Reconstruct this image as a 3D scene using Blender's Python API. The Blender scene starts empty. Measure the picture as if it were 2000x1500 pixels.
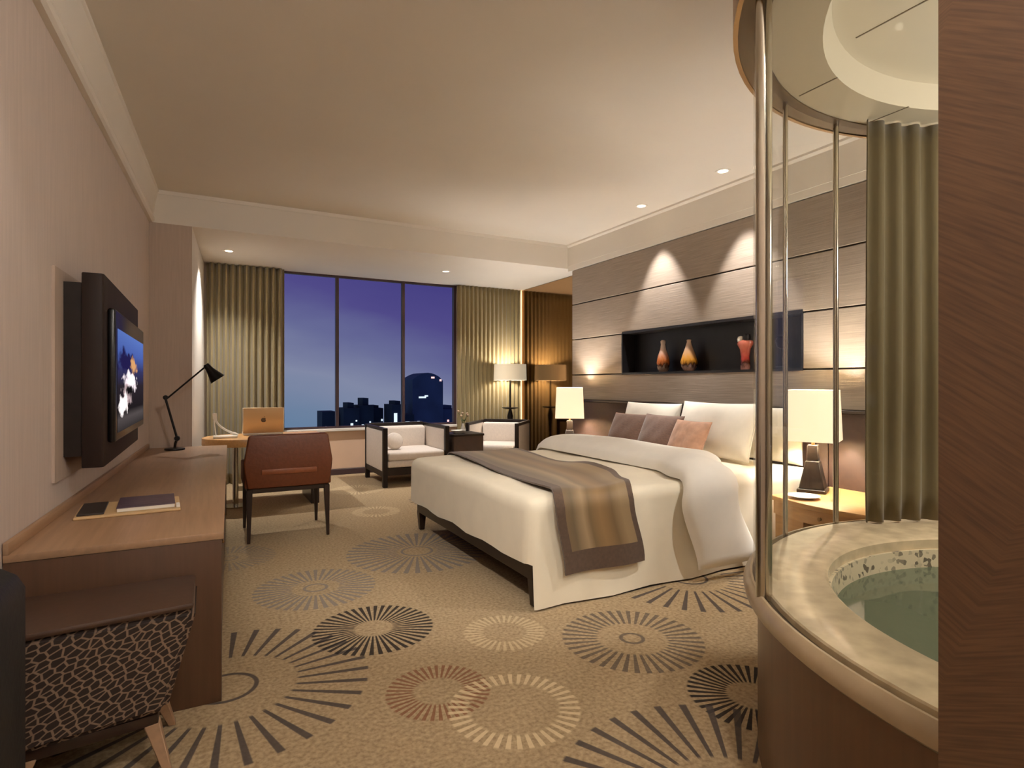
import bpy, bmesh, math, random
from mathutils import Vector, Matrix
random.seed(7)
PI = math.pi
scene = bpy.context.scene
COL = scene.collection

def srgb(r, g, b):
    def c(v):
        v /= 255.0
        return v / 12.92 if v <= 0.04045 else ((v + 0.055) / 1.055) ** 2.4
    return (c(r), c(g), c(b), 1.0)

# ------------------------------------------------------------------ camera
cam_d = bpy.data.cameras.new('camera')
cam = bpy.data.objects.new('camera', cam_d)
COL.objects.link(cam)
cam.location = (0, 0, 1.35)
cam.rotation_euler = (PI / 2, 0, -math.radians(28.05))
cam_d.sensor_width = 36.0
cam_d.lens = 1119.0 / 2000.0 * 36.0
cam_d.clip_start = 0.05
cam_d.clip_end = 2000
scene.camera = cam

# ------------------------------------------------------------------ view
vs = scene.view_settings
vs.view_transform = 'Standard'
vs.look = 'None'
vs.exposure = 0.60
vs.gamma = 1.0
vs.use_curve_mapping = False
scene.cycles.max_bounces = 8
scene.cycles.caustics_reflective = False
scene.cycles.caustics_refractive = False

# ------------------------------------------------------------------ world: dusk sky
world = bpy.data.worlds.new('dusk_sky')
scene.world = world
world.use_nodes = True
nt = world.node_tree
nt.nodes.clear()
wo = nt.nodes.new('ShaderNodeOutputWorld')
bg = nt.nodes.new('ShaderNodeBackground')
tc = nt.nodes.new('ShaderNodeTexCoord')
sp = nt.nodes.new('ShaderNodeSeparateXYZ')
nt.links.new(tc.outputs['Generated'], sp.inputs[0])
rp = nt.nodes.new('ShaderNodeValToRGB')
mr = nt.nodes.new('ShaderNodeMapRange')
mr.inputs[1].default_value = -0.10
mr.inputs[2].default_value = 0.24
ns = nt.nodes.new('ShaderNodeTexNoise')
ns.inputs['Scale'].default_value = 5.0
ns.inputs['Detail'].default_value = 4.0
mp = nt.nodes.new('ShaderNodeMapping')
mp.inputs['Scale'].default_value = (1.0, 1.0, 3.0)
nt.links.new(tc.outputs['Generated'], mp.inputs[0])
nt.links.new(mp.outputs[0], ns.inputs['Vector'])
ad = nt.nodes.new('ShaderNodeMath'); ad.operation = 'MULTIPLY_ADD'
ad.inputs[1].default_value = 0.22
ad.inputs[2].default_value = -0.11
nt.links.new(ns.outputs['Fac'], ad.inputs[0])
ad2 = nt.nodes.new('ShaderNodeMath'); ad2.operation = 'ADD'
nt.links.new(sp.outputs[2], mr.inputs[0])
# west-to-east tint: purple towards +X
mx = nt.nodes.new('ShaderNodeMath'); mx.operation = 'MULTIPLY_ADD'
mx.inputs[1].default_value = 0.9
mx.inputs[2].default_value = -0.20
nt.links.new(sp.outputs[0], mx.inputs[0])
ad3 = nt.nodes.new('ShaderNodeMath'); ad3.operation = 'ADD'
nt.links.new(mr.outputs[0], ad2.inputs[0])
nt.links.new(ad.outputs[0], ad2.inputs[1])
nt.links.new(ad2.outputs[0], ad3.inputs[0])
nt.links.new(mx.outputs[0], ad3.inputs[1])
nt.links.new(ad3.outputs[0], rp.inputs[0])
el = rp.color_ramp.elements
el[0].position = 0.0; el[0].color = srgb(104, 130, 160)
el[1].position = 1.0; el[1].color = srgb(66, 60, 128)
e = el.new(0.28); e.color = srgb(132, 140, 168)
e = el.new(0.50); e.color = srgb(104, 108, 152)
e = el.new(0.70); e.color = srgb(82, 76, 138)
nt.links.new(rp.outputs[0], bg.inputs[0])
bg.inputs[1].default_value = 0.645
nt.links.new(bg.outputs[0], wo.inputs[0])

# ------------------------------------------------------------------ materials
MATS = {}
def mat(name, col, rough=0.6, metal=0.0, nscale=0.0, namt=0.12, stretch=(1, 1, 1), bump=0.0, spec=0.5,
        coat=0.0, sheen=0.0, rot=(0, 0, 0), detail=4.0):
    m = bpy.data.materials.new(name); m.use_nodes = True
    t = m.node_tree; b = t.nodes['Principled BSDF']
    c = srgb(*col)
    b.inputs['Base Color'].default_value = c
    b.inputs['Roughness'].default_value = rough
    b.inputs['Metallic'].default_value = metal
    b.inputs['Specular IOR Level'].default_value = spec
    b.inputs['Coat Weight'].default_value = coat
    b.inputs['Sheen Weight'].default_value = sheen
    if nscale:
        tx = t.nodes.new('ShaderNodeTexCoord'); mpn = t.nodes.new('ShaderNodeMapping')
        mpn.inputs['Scale'].default_value = stretch; mpn.inputs['Rotation'].default_value = rot
        nz = t.nodes.new('ShaderNodeTexNoise'); nz.inputs['Scale'].default_value = nscale
        nz.inputs['Detail'].default_value = detail
        t.links.new(tx.outputs['Object'], mpn.inputs[0]); t.links.new(mpn.outputs[0], nz.inputs['Vector'])
        r = t.nodes.new('ShaderNodeValToRGB')
        r.color_ramp.elements[0].position = 0.3; r.color_ramp.elements[1].position = 0.7
        r.color_ramp.elements[0].color = tuple(max(0, v * (1 - namt)) for v in c[:3]) + (1,)
        r.color_ramp.elements[1].color = tuple(min(1, v * (1 + namt)) for v in c[:3]) + (1,)
        t.links.new(nz.outputs['Fac'], r.inputs[0]); t.links.new(r.outputs[0], b.inputs['Base Color'])
        if bump:
            bp = t.nodes.new('ShaderNodeBump'); bp.inputs['Strength'].default_value = bump
            bp.inputs['Distance'].default_value = 0.01
            t.links.new(nz.outputs['Fac'], bp.inputs['Height']); t.links.new(bp.outputs[0], b.inputs['Normal'])
    MATS[name] = m
    return m

def emis(name, col, strength):
    m = bpy.data.materials.new(name); m.use_nodes = True
    t = m.node_tree; b = t.nodes['Principled BSDF']
    b.inputs['Base Color'].default_value = srgb(*col)
    b.inputs['Roughness'].default_value = 0.7
    b.inputs['Emission Color'].default_value = srgb(*col)
    b.inputs['Emission Strength'].default_value = strength
    MATS[name] = m
    return m

def glass(name, tint, gloss, base):
    m = bpy.data.materials.new(name); m.use_nodes = True
    t = m.node_tree; t.nodes.clear()
    o = t.nodes.new('ShaderNodeOutputMaterial'); mixn = t.nodes.new('ShaderNodeMixShader')
    tr = t.nodes.new('ShaderNodeBsdfTransparent'); gl = t.nodes.new('ShaderNodeBsdfGlossy')
    lw = t.nodes.new('ShaderNodeLayerWeight'); lw.inputs[0].default_value = 0.5
    pw = t.nodes.new('ShaderNodeMath'); pw.operation = 'POWER'; pw.inputs[1].default_value = 4.0
    t.links.new(lw.outputs['Facing'], pw.inputs[0])
    fr = t.nodes.new('ShaderNodeMath'); fr.operation = 'MULTIPLY_ADD'; fr.inputs[1].default_value = gloss; fr.inputs[2].default_value = base
    t.links.new(pw.outputs[0], fr.inputs[0])
    tr.inputs[0].default_value = tint; gl.inputs['Roughness'].default_value = 0.02
    t.links.new(fr.outputs[0], mixn.inputs[0]); t.links.new(tr.outputs[0], mixn.inputs[1])
    t.links.new(gl.outputs[0], mixn.inputs[2]); t.links.new(mixn.outputs[0], o.inputs[0])
    MATS[name] = m
    return m

mat('ceiling_paint', (226, 218, 206), 0.85, nscale=2.0, namt=0.015)
mat('trim_paint', (232, 224, 212), 0.7, nscale=2.0, namt=0.015)
mat('wallpaper', (206, 190, 179), 0.75, nscale=60, namt=0.05, stretch=(1, 1, 0.05))
mat('pier_paper', (188, 168, 152), 0.7, nscale=60, namt=0.06, stretch=(1, 1, 0.05))
mat('plain_wall', (205, 188, 168), 0.8, nscale=3, namt=0.03)
mat('sill_wall', (226, 194, 166), 0.7, nscale=3, namt=0.03)
mat('panel_fabric', (150, 135, 121), 0.62, nscale=26, namt=0.16, stretch=(1, 0.12, 4), bump=0.15)
mat('groove_dark', (92, 76, 62), 0.8)
mat('headboard_leather', (62, 43, 34), 0.6, nscale=30, namt=0.12, bump=0.1)
mat('niche_dark', (30, 28, 30), 0.4, nscale=6, namt=0.2)
mat('dark_wood', (44, 28, 20), 0.35, nscale=18, namt=0.25, stretch=(1, 1, 0.1))
mat('espresso', (34, 25, 21), 0.45, spec=0.3, nscale=18, namt=0.2, stretch=(1, 0.1, 1))
mat('tv_wood', (40, 28, 23), 0.55, spec=0.25, nscale=20, namt=0.15, stretch=(1, 1, 0.1))
mat('tv_black', (14, 13, 14), 0.25)
mat('console_wood', (162, 128, 98), 0.38, nscale=16, namt=0.10, stretch=(3, 0.15, 3))
mat('console_side', (84, 58, 40), 0.42, nscale=16, namt=0.12, stretch=(3, 3, 0.15))  # darker than the top: shade on the end panel put into the colour
mat('oak', (206, 156, 96), 0.35, nscale=14, namt=0.10, stretch=(4, 0.3, 4))
mat('leather_brown', (108, 56, 28), 0.4, nscale=40, namt=0.12, bump=0.12)
mat('leather_light', (138, 76, 42), 0.4, nscale=40, namt=0.10)
mat('linen', (246, 239, 226), 0.85, nscale=6, namt=0.03, bump=0.05, sheen=0.2)
mat('coverlet', (244, 232, 206), 0.85, nscale=6, namt=0.03, bump=0.05, sheen=0.2)
mat('pillow_white', (232, 224, 208), 0.85, nscale=8, namt=0.04, bump=0.08, sheen=0.2)
mat('cushion_brown', (104, 74, 58), 0.7, nscale=30, namt=0.22, stretch=(1, 1, 5), bump=0.1, sheen=0.3)
mat('cushion_tan', (184, 140, 112), 0.7, nscale=14, namt=0.2, bump=0.1, sheen=0.3)
mat('throw_border', (84, 62, 44), 0.75, nscale=40, namt=0.2, sheen=0.3)
mat('upholstery', (222, 210, 198), 0.8, nscale=40, namt=0.05)
emis('lampshade_dim', (230, 214, 184), 0.28)
mat('black_metal', (26, 22, 20), 0.35, metal=0.6)
mat('chrome', (200, 192, 176), 0.18, metal=1.0)
mat('bronze', (150, 118, 78), 0.35, metal=0.75)
mat('bronze_dark', (104, 84, 56), 0.5, metal=0.3)
mat('bath_paint', (226, 216, 190), 0.8)
mat('joint_grey', (150, 138, 116), 0.8)
mat('moulding', (170, 148, 116), 0.35, nscale=10, namt=0.1, coat=0.3)
mat('drum_wood', (96, 64, 40), 0.35, nscale=14, namt=0.10, stretch=(3, 3, 0.15), coat=0.2)
mat('laptop_shell', (206, 172, 128), 0.35, metal=0.3)
mat('white_plastic', (236, 230, 218), 0.4)
mat('emblem', (80, 62, 44), 0.4)
mat('black_leather', (12, 12, 13), 0.5, nscale=50, namt=0.2, bump=0.1)
mat('stool_leather', (70, 48, 34), 0.5, nscale=40, namt=0.1)
mat('paper_beige', (206, 172, 126), 0.7)
mat('book_dark', (48, 42, 40), 0.4)
mat('frame_brown', (70, 52, 54), 0.45)
mat('bowl_white', (232, 226, 214), 0.3)
mat('leaf', (70, 84, 40), 0.6)
mat('petal', (196, 168, 140), 0.6)
mat('city', (26, 40, 58), 0.9, nscale=0.4, namt=0.3)
mat('city_far', (52, 66, 98), 0.9, nscale=0.4, namt=0.2)
emis('shade_lit', (255, 238, 202), 0.52)
emis('strip_lit', (255, 226, 180), 5.0)
emis('downlight_lit', (255, 240, 212), 6.0)
emis('city_light', (220, 235, 240), 0.7)
emis('city_beacon', (255, 200, 190), 0.9)
glass('window_glass', (0.985, 0.985, 0.99, 1), 0.10, 0.0)
glass('screen_glass', (0.985, 0.988, 0.98, 1), 0.30, 0.010)
m = mat('bronze_mirror', (172, 138, 100), 0.08, metal=1.0)

# curtain: fine woven stripe on real pleats
mat('bath_curtain_cloth', (106, 92, 58), 0.8, nscale=60, namt=0.06, stretch=(1, 1, 0.03), sheen=0.3)  # darker copy of the window cloth, unlit look put into the colour
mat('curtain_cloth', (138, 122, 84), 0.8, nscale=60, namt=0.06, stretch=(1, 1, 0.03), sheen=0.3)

def marble():
    m = mat('marble', (206, 186, 152), 0.16, nscale=11, namt=0.20, detail=8, coat=0.3)
    return m
marble()

def throw_mat():
    m = bpy.data.materials.new('throw_gold'); m.use_nodes = True
    t = m.node_tree; b = t.nodes['Principled BSDF']
    uv = t.nodes.new('ShaderNodeUVMap')
    s = t.nodes.new('ShaderNodeSeparateXYZ'); t.links.new(uv.outputs[0], s.inputs[0])
    r = t.nodes.new('ShaderNodeValToRGB'); t.links.new(s.outputs[0], r.inputs[0])
    es = r.color_ramp.elements
    es[0].position = 0.0; es[0].color = srgb(124, 97, 62)
    es[1].position = 1.0; es[1].color = srgb(138, 113, 78)
    for p, c in ((0.2, (108, 89, 60)), (0.34, (160, 134, 98)), (0.42, (118, 94, 58)), (0.55, (146, 113, 69)), (0.7, (116, 90, 54)), (0.82, (150, 124, 86))):
        x = es.new(p); x.color = srgb(*c)
    nz = t.nodes.new('ShaderNodeTexNoise'); nz.inputs['Scale'].default_value = 120
    bp = t.nodes.new('ShaderNodeBump'); bp.inputs['Strength'].default_value = 0.15
    t.links.new(nz.outputs['Fac'], bp.inputs['Height']); t.links.new(bp.outputs[0], b.inputs['Normal'])
    t.links.new(r.outputs[0], b.inputs['Base Color'])
    b.inputs['Roughness'].default_value = 0.6; b.inputs['Sheen Weight'].default_value = 0.3
    MATS['throw_gold'] = m
throw_mat()

def wood_wall_mat():
    m = bpy.data.materials.new('wood_wall'); m.use_nodes = True
    t = m.node_tree; b = t.nodes['Principled BSDF']
    tx = t.nodes.new('ShaderNodeTexCoord'); s = t.nodes.new('ShaderNodeSeparateXYZ')
    t.links.new(tx.outputs['Object'], s.inputs[0])
    pp = t.nodes.new('ShaderNodeMath'); pp.operation = 'PINGPONG'; pp.inputs[1].default_value = 0.42
    sh = t.nodes.new('ShaderNodeMath'); sh.operation = 'MULTIPLY_ADD'; sh.inputs[1].default_value = 0.35; sh.inputs[2].default_value = 0.0
    t.links.new(s.outputs[2], sh.inputs[0])
    sh2 = t.nodes.new('ShaderNodeMath'); sh2.operation = 'ADD'
    t.links.new(s.outputs[1], sh2.inputs[0]); t.links.new(sh.outputs[0], sh2.inputs[1])
    t.links.new(sh2.outputs[0], pp.inputs[0])
    q = t.nodes.new('ShaderNodeMath'); q.operation = 'MULTIPLY_ADD'; q.inputs[1].default_value = -0.55
    t.links.new(pp.outputs[0], q.inputs[0]); t.links.new(s.outputs[2], q.inputs[2])
    cb = t.nodes.new('ShaderNodeCombineXYZ'); t.links.new(q.outputs[0], cb.inputs[2]); 
    mu = t.nodes.new('ShaderNodeMath'); mu.operation = 'MULTIPLY'; mu.inputs[1].default_value = 0.06
    t.links.new(s.outputs[1], mu.inputs[0]); t.links.new(mu.outputs[0], cb.inputs[1])
    nz = t.nodes.new('ShaderNodeTexNoise'); nz.inputs['Scale'].default_value = 150; nz.inputs['Detail'].default_value = 3
    t.links.new(cb.outputs[0], nz.inputs['Vector'])
    r = t.nodes.new('ShaderNodeValToRGB'); t.links.new(nz.outputs['Fac'], r.inputs[0])
    r.color_ramp.elements[0].position = 0.34; r.color_ramp.elements[1].position = 0.62
    r.color_ramp.elements[0].color = srgb(76, 52, 34); r.color_ramp.elements[1].color = srgb(98, 70, 46)
    t.links.new(r.outputs[0], b.inputs['Base Color'])
    b.inputs['Roughness'].default_value = 0.45
    MATS['wood_wall'] = m
wood_wall_mat()

def pebble_mat():
    m = bpy.data.materials.new('pebble_mosaic'); m.use_nodes = True
    t = m.node_tree; b = t.nodes['Principled BSDF']
    tx = t.nodes.new('ShaderNodeTexCoord')
    v = t.nodes.new('ShaderNodeTexVoronoi'); v.inputs['Scale'].default_value = 55
    t.links.new(tx.outputs['Object'], v.inputs['Vector'])
    r = t.nodes.new('ShaderNodeValToRGB'); t.links.new(v.outputs['Color'], r.inputs[0])
    r.color_ramp.elements[0].color = srgb(110, 100, 84); r.color_ramp.elements[0].position = 0.15
    r.color_ramp.elements[1].color = srgb(206, 192, 160); r.color_ramp.elements[1].position = 0.3
    t.links.new(r.outputs[0], b.inputs['Base Color']); b.inputs['Roughness'].default_value = 0.3
    MATS['pebble_mosaic'] = m
pebble_mat()

def water_mat():
    m = bpy.data.materials.new('water'); m.use_nodes = True
    t = m.node_tree; b = t.nodes['Principled BSDF']
    b.inputs['Base Color'].default_value = srgb(104, 112, 90)
    b.inputs['Roughness'].default_value = 0.04; b.inputs['IOR'].default_value = 1.33
    b.inputs['Alpha'].default_value = 0.85
    nz = t.nodes.new('ShaderNodeTexNoise'); nz.inputs['Scale'].default_value = 3.2; nz.inputs['Detail'].default_value = 2
    bp = t.nodes.new('ShaderNodeBump'); bp.inputs['Strength'].default_value = 0.25; bp.inputs['Distance'].default_value = 0.03
    t.links.new(nz.outputs['Fac'], bp.inputs['Height']); t.links.new(bp.outputs[0], b.inputs['Normal'])
    MATS['water'] = m
water_mat()

def screen_mat():
    m = bpy.data.materials.new('tv_picture'); m.use_nodes = True
    t = m.node_tree; b = t.nodes['Principled BSDF']
    uv = t.nodes.new('ShaderNodeUVMap'); s = t.nodes.new('ShaderNodeSeparateXYZ'); t.links.new(uv.outputs[0], s.inputs[0])
    base = t.nodes.new('ShaderNodeValToRGB'); t.links.new(s.outputs[1], base.inputs[0])
    es = base.color_ramp.elements
    es[0].position = 0.0; es[0].color = srgb(40, 36, 36); es[1].position = 1.0; es[1].color = srgb(70, 92, 150)
    for p, c in ((0.12, (64, 58, 58)), (0.2, (24, 20, 22)), (0.45, (34, 28, 34)), (0.62, (40, 40, 74)), (0.8, (58, 76, 136))):
        x = es.new(p); x.color = srgb(*c)
    nz = t.nodes.new('ShaderNodeTexNoise'); nz.inputs['Scale'].default_value = 9.0; nz.inputs['Detail'].default_value = 3
    t.links.new(uv.outputs[0], nz.inputs['Vector'])
    # bright blurred figure: distance from a slanted line segment band
    def blob(cx, cy, rx, ry, col, prev):
        mpn = t.nodes.new('ShaderNodeMapping'); mpn.vector_type = 'POINT'
        mpn.inputs['Location'].default_value = (-cx / rx, -cy / ry, 0); mpn.inputs['Scale'].default_value = (1 / rx, 1 / ry, 0)
        t.links.new(uv.outputs[0], mpn.inputs[0])
        ln = t.nodes.new('ShaderNodeVectorMath'); ln.operation = 'LENGTH'; t.links.new(mpn.outputs[0], ln.inputs[0])
        ma = t.nodes.new('ShaderNodeMath'); ma.operation = 'MULTIPLY_ADD'; ma.inputs[1].default_value = 2.6
        t.links.new(nz.outputs['Fac'], ma.inputs[0]); t.links.new(ln.outputs['Value'], ma.inputs[2])
        mp2 = t.nodes.new('ShaderNodeMapRange'); mp2.inputs[1].default_value = 2.45; mp2.inputs[2].default_value = 1.95
        t.links.new(ma.outputs[0], mp2.inputs[0])
        mx = t.nodes.new('ShaderNodeMix'); mx.data_type = 'RGBA'
        t.links.new(mp2.outputs[0], mx.inputs[0]); t.links.new(prev, mx.inputs[6]); mx.inputs[7].default_value = srgb(*col)
        return mx.outputs[2]
    p = base.outputs[0]
    p = blob(0.30, 0.70, 0.30, 0.12, (26, 22, 60), p)
    p = blob(0.55, 0.66, 0.12, 0.10, (176, 128, 84), p)
    p = blob(0.42, 0.50, 0.24, 0.10, (228, 214, 220), p)
    p = blob(0.30, 0.36, 0.16, 0.12, (150, 130, 132), p)
    p = blob(0.18, 0.26, 0.14, 0.10, (232, 222, 220), p)
    p = blob(0.40, 0.40, 0.10, 0.07, (14, 12, 14), p)
    b.inputs['Base Color'].default_value = (0.01, 0.01, 0.01, 1)
    b.inputs['Roughness'].default_value = 0.15
    t.links.new(p, b.inputs['Emission Color']); b.inputs['Emission Strength'].default_value = 0.55
    MATS['tv_picture'] = m
screen_mat()

def lattice_mat():
    m = bpy.data.materials.new('lattice_fabric'); m.use_nodes = True
    t = m.node_tree; b = t.nodes['Principled BSDF']
    tx = t.nodes.new('ShaderNodeTexCoord'); mpn = t.nodes.new('ShaderNodeMapping')
    sx_ = t.nodes.new('ShaderNodeSeparateXYZ'); cx_ = t.nodes.new('ShaderNodeCombineXYZ')
    t.links.new(tx.outputs['Object'], sx_.inputs[0]); t.links.new(sx_.outputs[0], cx_.inputs[0]); t.links.new(sx_.outputs[2], cx_.inputs[1])
    mpn.vector_type = 'TEXTURE'; mpn.inputs['Rotation'].default_value = (0, 0, 0.45); mpn.inputs['Scale'].default_value = (1 / 30, 1 / 52, 1)
    t.links.new(cx_.outputs[0], mpn.inputs[0])
    v = t.nodes.new('ShaderNodeTexVoronoi'); v.voronoi_dimensions = '2D'; v.feature = 'DISTANCE_TO_EDGE'; v.inputs['Scale'].default_value = 1.0
    v.inputs['Randomness'].default_value = 0.7
    t.links.new(mpn.outputs[0], v.inputs['Vector'])
    r = t.nodes.new('ShaderNodeValToRGB'); t.links.new(v.outputs['Distance'], r.inputs[0])
    r.color_ramp.elements[0].position = 0.07; r.color_ramp.elements[0].color = srgb(128, 104, 84)
    r.color_ramp.elements[1].position = 0.13; r.color_ramp.elements[1].color = srgb(40, 26, 18)
    t.links.new(r.outputs[0], b.inputs['Base Color']); b.inputs['Roughness'].default_value = 0.8
    MATS['lattice_fabric'] = m
lattice_mat()

def glaze_mat(name, top, mid, low):
    m = bpy.data.materials.new(name); m.use_nodes = True
    t = m.node_tree; b = t.nodes['Principled BSDF']
    tx = t.nodes.new('ShaderNodeTexCoord'); s = t.nodes.new('ShaderNodeSeparateXYZ'); t.links.new(tx.outputs['Generated'], s.inputs[0])
    nz = t.nodes.new('ShaderNodeTexNoise'); nz.inputs['Scale'].default_value = 6
    t.links.new(tx.outputs['Generated'], nz.inputs['Vector'])
    ma = t.nodes.new('ShaderNodeMath'); ma.operation = 'MULTIPLY_ADD'; ma.inputs[1].default_value = 0.3
    t.links.new(nz.outputs['Fac'], ma.inputs[0]); t.links.new(s.outputs[2], ma.inputs[2])
    r = t.nodes.new('ShaderNodeValToRGB'); t.links.new(ma.outputs[0], r.inputs[0])
    es = r.color_ramp.elements
    es[0].position = 0.2; es[0].color = srgb(*low); es[1].position = 0.95; es[1].color = srgb(*top)
    x = es.new(0.5); x.color = srgb(*mid); x = es.new(0.36); x.color = srgb(60, 28, 14)
    t.links.new(r.outputs[0], b.inputs['Base Color']); b.inputs['Roughness'].default_value = 0.2
    MATS[name] = m
glaze_mat('glaze_amber', (200, 170, 150), (216, 150, 50), (190, 150, 130))
glaze_mat('glaze_rust', (206, 190, 180), (196, 110, 50), (180, 150, 130))
glaze_mat('glaze_red', (210, 120, 100), (176, 60, 48), (160, 110, 96))

def carpet_mat():
    g = bpy.data.node_groups.new('medallion', 'ShaderNodeTree')
    I = g.interface
    I.new_socket('Vector', in_out='INPUT', socket_type='NodeSocketVector')
    for n in ('CX', 'CY', 'Count', 'R0', 'R1', 'Thr', 'Ring'):
        I.new_socket(n, in_out='INPUT', socket_type='NodeSocketFloat')
    I.new_socket('Mask', in_out='OUTPUT', socket_type='NodeSocketFloat')
    N = g.nodes; L = g.links
    gi = N.new('NodeGroupInput'); go = N.new('NodeGroupOutput')
    def M(op, *a):
        n = N.new('ShaderNodeMath'); n.operation = op
        for i, v in enumerate(a):
            if isinstance(v, (int, float)): n.inputs[i].default_value = v
            else: L.new(v, n.inputs[i])
        return n.outputs[0]
    def SM(v, lo, hi):
        n = N.new('ShaderNodeMapRange'); n.interpolation_type = 'SMOOTHSTEP'
        for i, q in ((0, v), (1, lo), (2, hi)):
            if isinstance(q, (int, float)): n.inputs[i].default_value = q
            else: L.new(q, n.inputs[i])
        return n.outputs[0]
    s = N.new('ShaderNodeSeparateXYZ'); L.new(gi.outputs['Vector'], s.inputs[0])
    x = M('SUBTRACT', s.outputs[0], gi.outputs['CX']); y = M('SUBTRACT', s.outputs[1], gi.outputs['CY'])
    r = M('SQRT', M('ADD', M('MULTIPLY', x, x), M('MULTIPLY', y, y)))
    th = M('ARCTAN2', y, x)
    c = M('COSINE', M('MULTIPLY', th, gi.outputs['Count']))
    sp = SM(c, M('SUBTRACT', gi.outputs['Thr'], 0.15), M('ADD', gi.outputs['Thr'], 0.15))
    a = SM(r, M('SUBTRACT', gi.outputs['R0'], 0.012), M('ADD', gi.outputs['R0'], 0.012))
    b = SM(r, M('ADD', gi.outputs['R1'], 0.006), M('SUBTRACT', gi.outputs['R1'], 0.006))
    spk = M('MULTIPLY', sp, M('MULTIPLY', a, b))
    d = M('ABSOLUTE', M('SUBTRACT', r, gi.outputs['Ring']))
    ring = SM(d, 0.014, 0.006)
    L.new(M('MAXIMUM', spk, ring), go.inputs[0])
    m = bpy.data.materials.new('carpet'); m.use_nodes = True
    t = m.node_tree; bs = t.nodes['Principled BSDF']
    tx = t.nodes.new('ShaderNodeTexCoord')
    nz = t.nodes.new('ShaderNodeTexNoise'); nz.inputs['Scale'].default_value = 55; nz.inputs['Detail'].default_value = 3
    t.links.new(tx.outputs['Object'], nz.inputs['Vector'])
    rp = t.nodes.new('ShaderNodeValToRGB'); t.links.new(nz.outputs['Fac'], rp.inputs[0])
    rp.color_ramp.elements[0].position = 0.3; rp.color_ramp.elements[1].position = 0.72
    rp.color_ramp.elements[0].color = srgb(146, 124, 95); rp.color_ramp.elements[1].color = srgb(186, 163, 128)
    prev = rp.outputs[0]
    DK = (74, 67, 65); BK = (40, 36, 36); GR = (128, 120, 112); RD = (128, 82, 58); CR = (222, 200, 160)
    for cx, cy, n, r0, r1, th, ring, col, amt in (
        (0.075, 2.845, 34, 0.30, 0.615, 0.66, 0.125, DK, 0.9),
        (0.815, 3.157, 44, 0.105, 0.325, 0.0, 9, BK, 0.92),
        (0.637, 3.964, 40, 0.15, 0.385, 0.1, 0.07, GR, 0.85),
        (1.50, 4.45, 40, 0.16, 0.55, 0.2, 0.12, GR, 0.9),
        (1.431, 2.774, 34, 0.12, 0.22, 0.1, 9, CR, 0.45),
        (1.993, 2.385, 40, 0.185, 0.37, 0.15, 0.058, DK, 0.7),
        (0.90, 2.379, 40, 0.11, 0.228, 0.1, 9, RD, 0.8),
        (1.133, 2.106, 38, 0.19, 0.275, 0.15, 9, CR, 0.7),
        (2.09, 1.70, 40, 0.11, 0.275, 0.0, 9, BK, 0.95),
        (1.499, 1.256, 34, 0.26, 0.60, 0.62, 0.12, DK, 0.9),
        (2.96, 2.94, 34, 0.26, 0.60, 0.62, 0.12, DK, 0.9),
        (1.585, 6.03, 34, 0.14, 0.25, 0.1, 9, CR, 0.5),
        (1.70, 7.40, 40, 0.14, 0.34, 0.1, 9, CR, 0.4),
        (0.15, 4.95, 40, 0.14, 0.34, 0.1, 0.06, GR, 0.6),
        (2.55, 6.3, 34, 0.2, 0.5, 0.4, 0.12, DK, 0.7)):
        gn = t.nodes.new('ShaderNodeGroup'); gn.node_tree = g
        t.links.new(tx.outputs['Object'], gn.inputs['Vector'])
        for k, v in zip(('CX', 'CY', 'Count', 'R0', 'R1', 'Thr', 'Ring'), (cx, cy, n, r0, r1, th, ring)):
            gn.inputs[k].default_value = v
        mu = t.nodes.new('ShaderNodeMath'); mu.operation = 'MULTIPLY'; mu.inputs[1].default_value = amt
        t.links.new(gn.outputs[0], mu.inputs[0])
        mx = t.nodes.new('ShaderNodeMix'); mx.data_type = 'RGBA'
        t.links.new(mu.outputs[0], mx.inputs[0]); t.links.new(prev, mx.inputs[6]); mx.inputs[7].default_value = srgb(*col)
        prev = mx.outputs[2]
    t.links.new(prev, bs.inputs['Base Color'])
    bp = t.nodes.new('ShaderNodeBump'); bp.inputs['Strength'].default_value = 0.35; bp.inputs['Distance'].default_value = 0.01
    t.links.new(nz.outputs['Fac'], bp.inputs['Height']); t.links.new(bp.outputs[0], bs.inputs['Normal'])
    bs.inputs['Roughness'].default_value = 0.95; bs.inputs['Specular IOR Level'].default_value = 0.1
    MATS['carpet'] = m
carpet_mat()

# ------------------------------------------------------------------ mesh helpers
OFF = {}
def B(): return bmesh.new()

def box(bm, x0, x1, y0, y1, z0, z1, bev=0.0, seg=2):
    vs_ = [bm.verts.new(p) for p in ((x0, y0, z0), (x1, y0, z0), (x1, y1, z0), (x0, y1, z0), (x0, y0, z1), (x1, y0, z1), (x1, y1, z1), (x0, y1, z1))]
    fs = [bm.faces.new([vs_[i] for i in q]) for q in ((3, 2, 1, 0), (4, 5, 6, 7), (0, 1, 5, 4), (1, 2, 6, 5), (2, 3, 7, 6), (3, 0, 4, 7))]
    if bev > 0:
        es = list({e for f in fs for e in f.edges})
        bmesh.ops.bevel(bm, geom=es, offset=bev, segments=seg, affect='EDGES', profile=0.5)
    return bm

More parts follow.
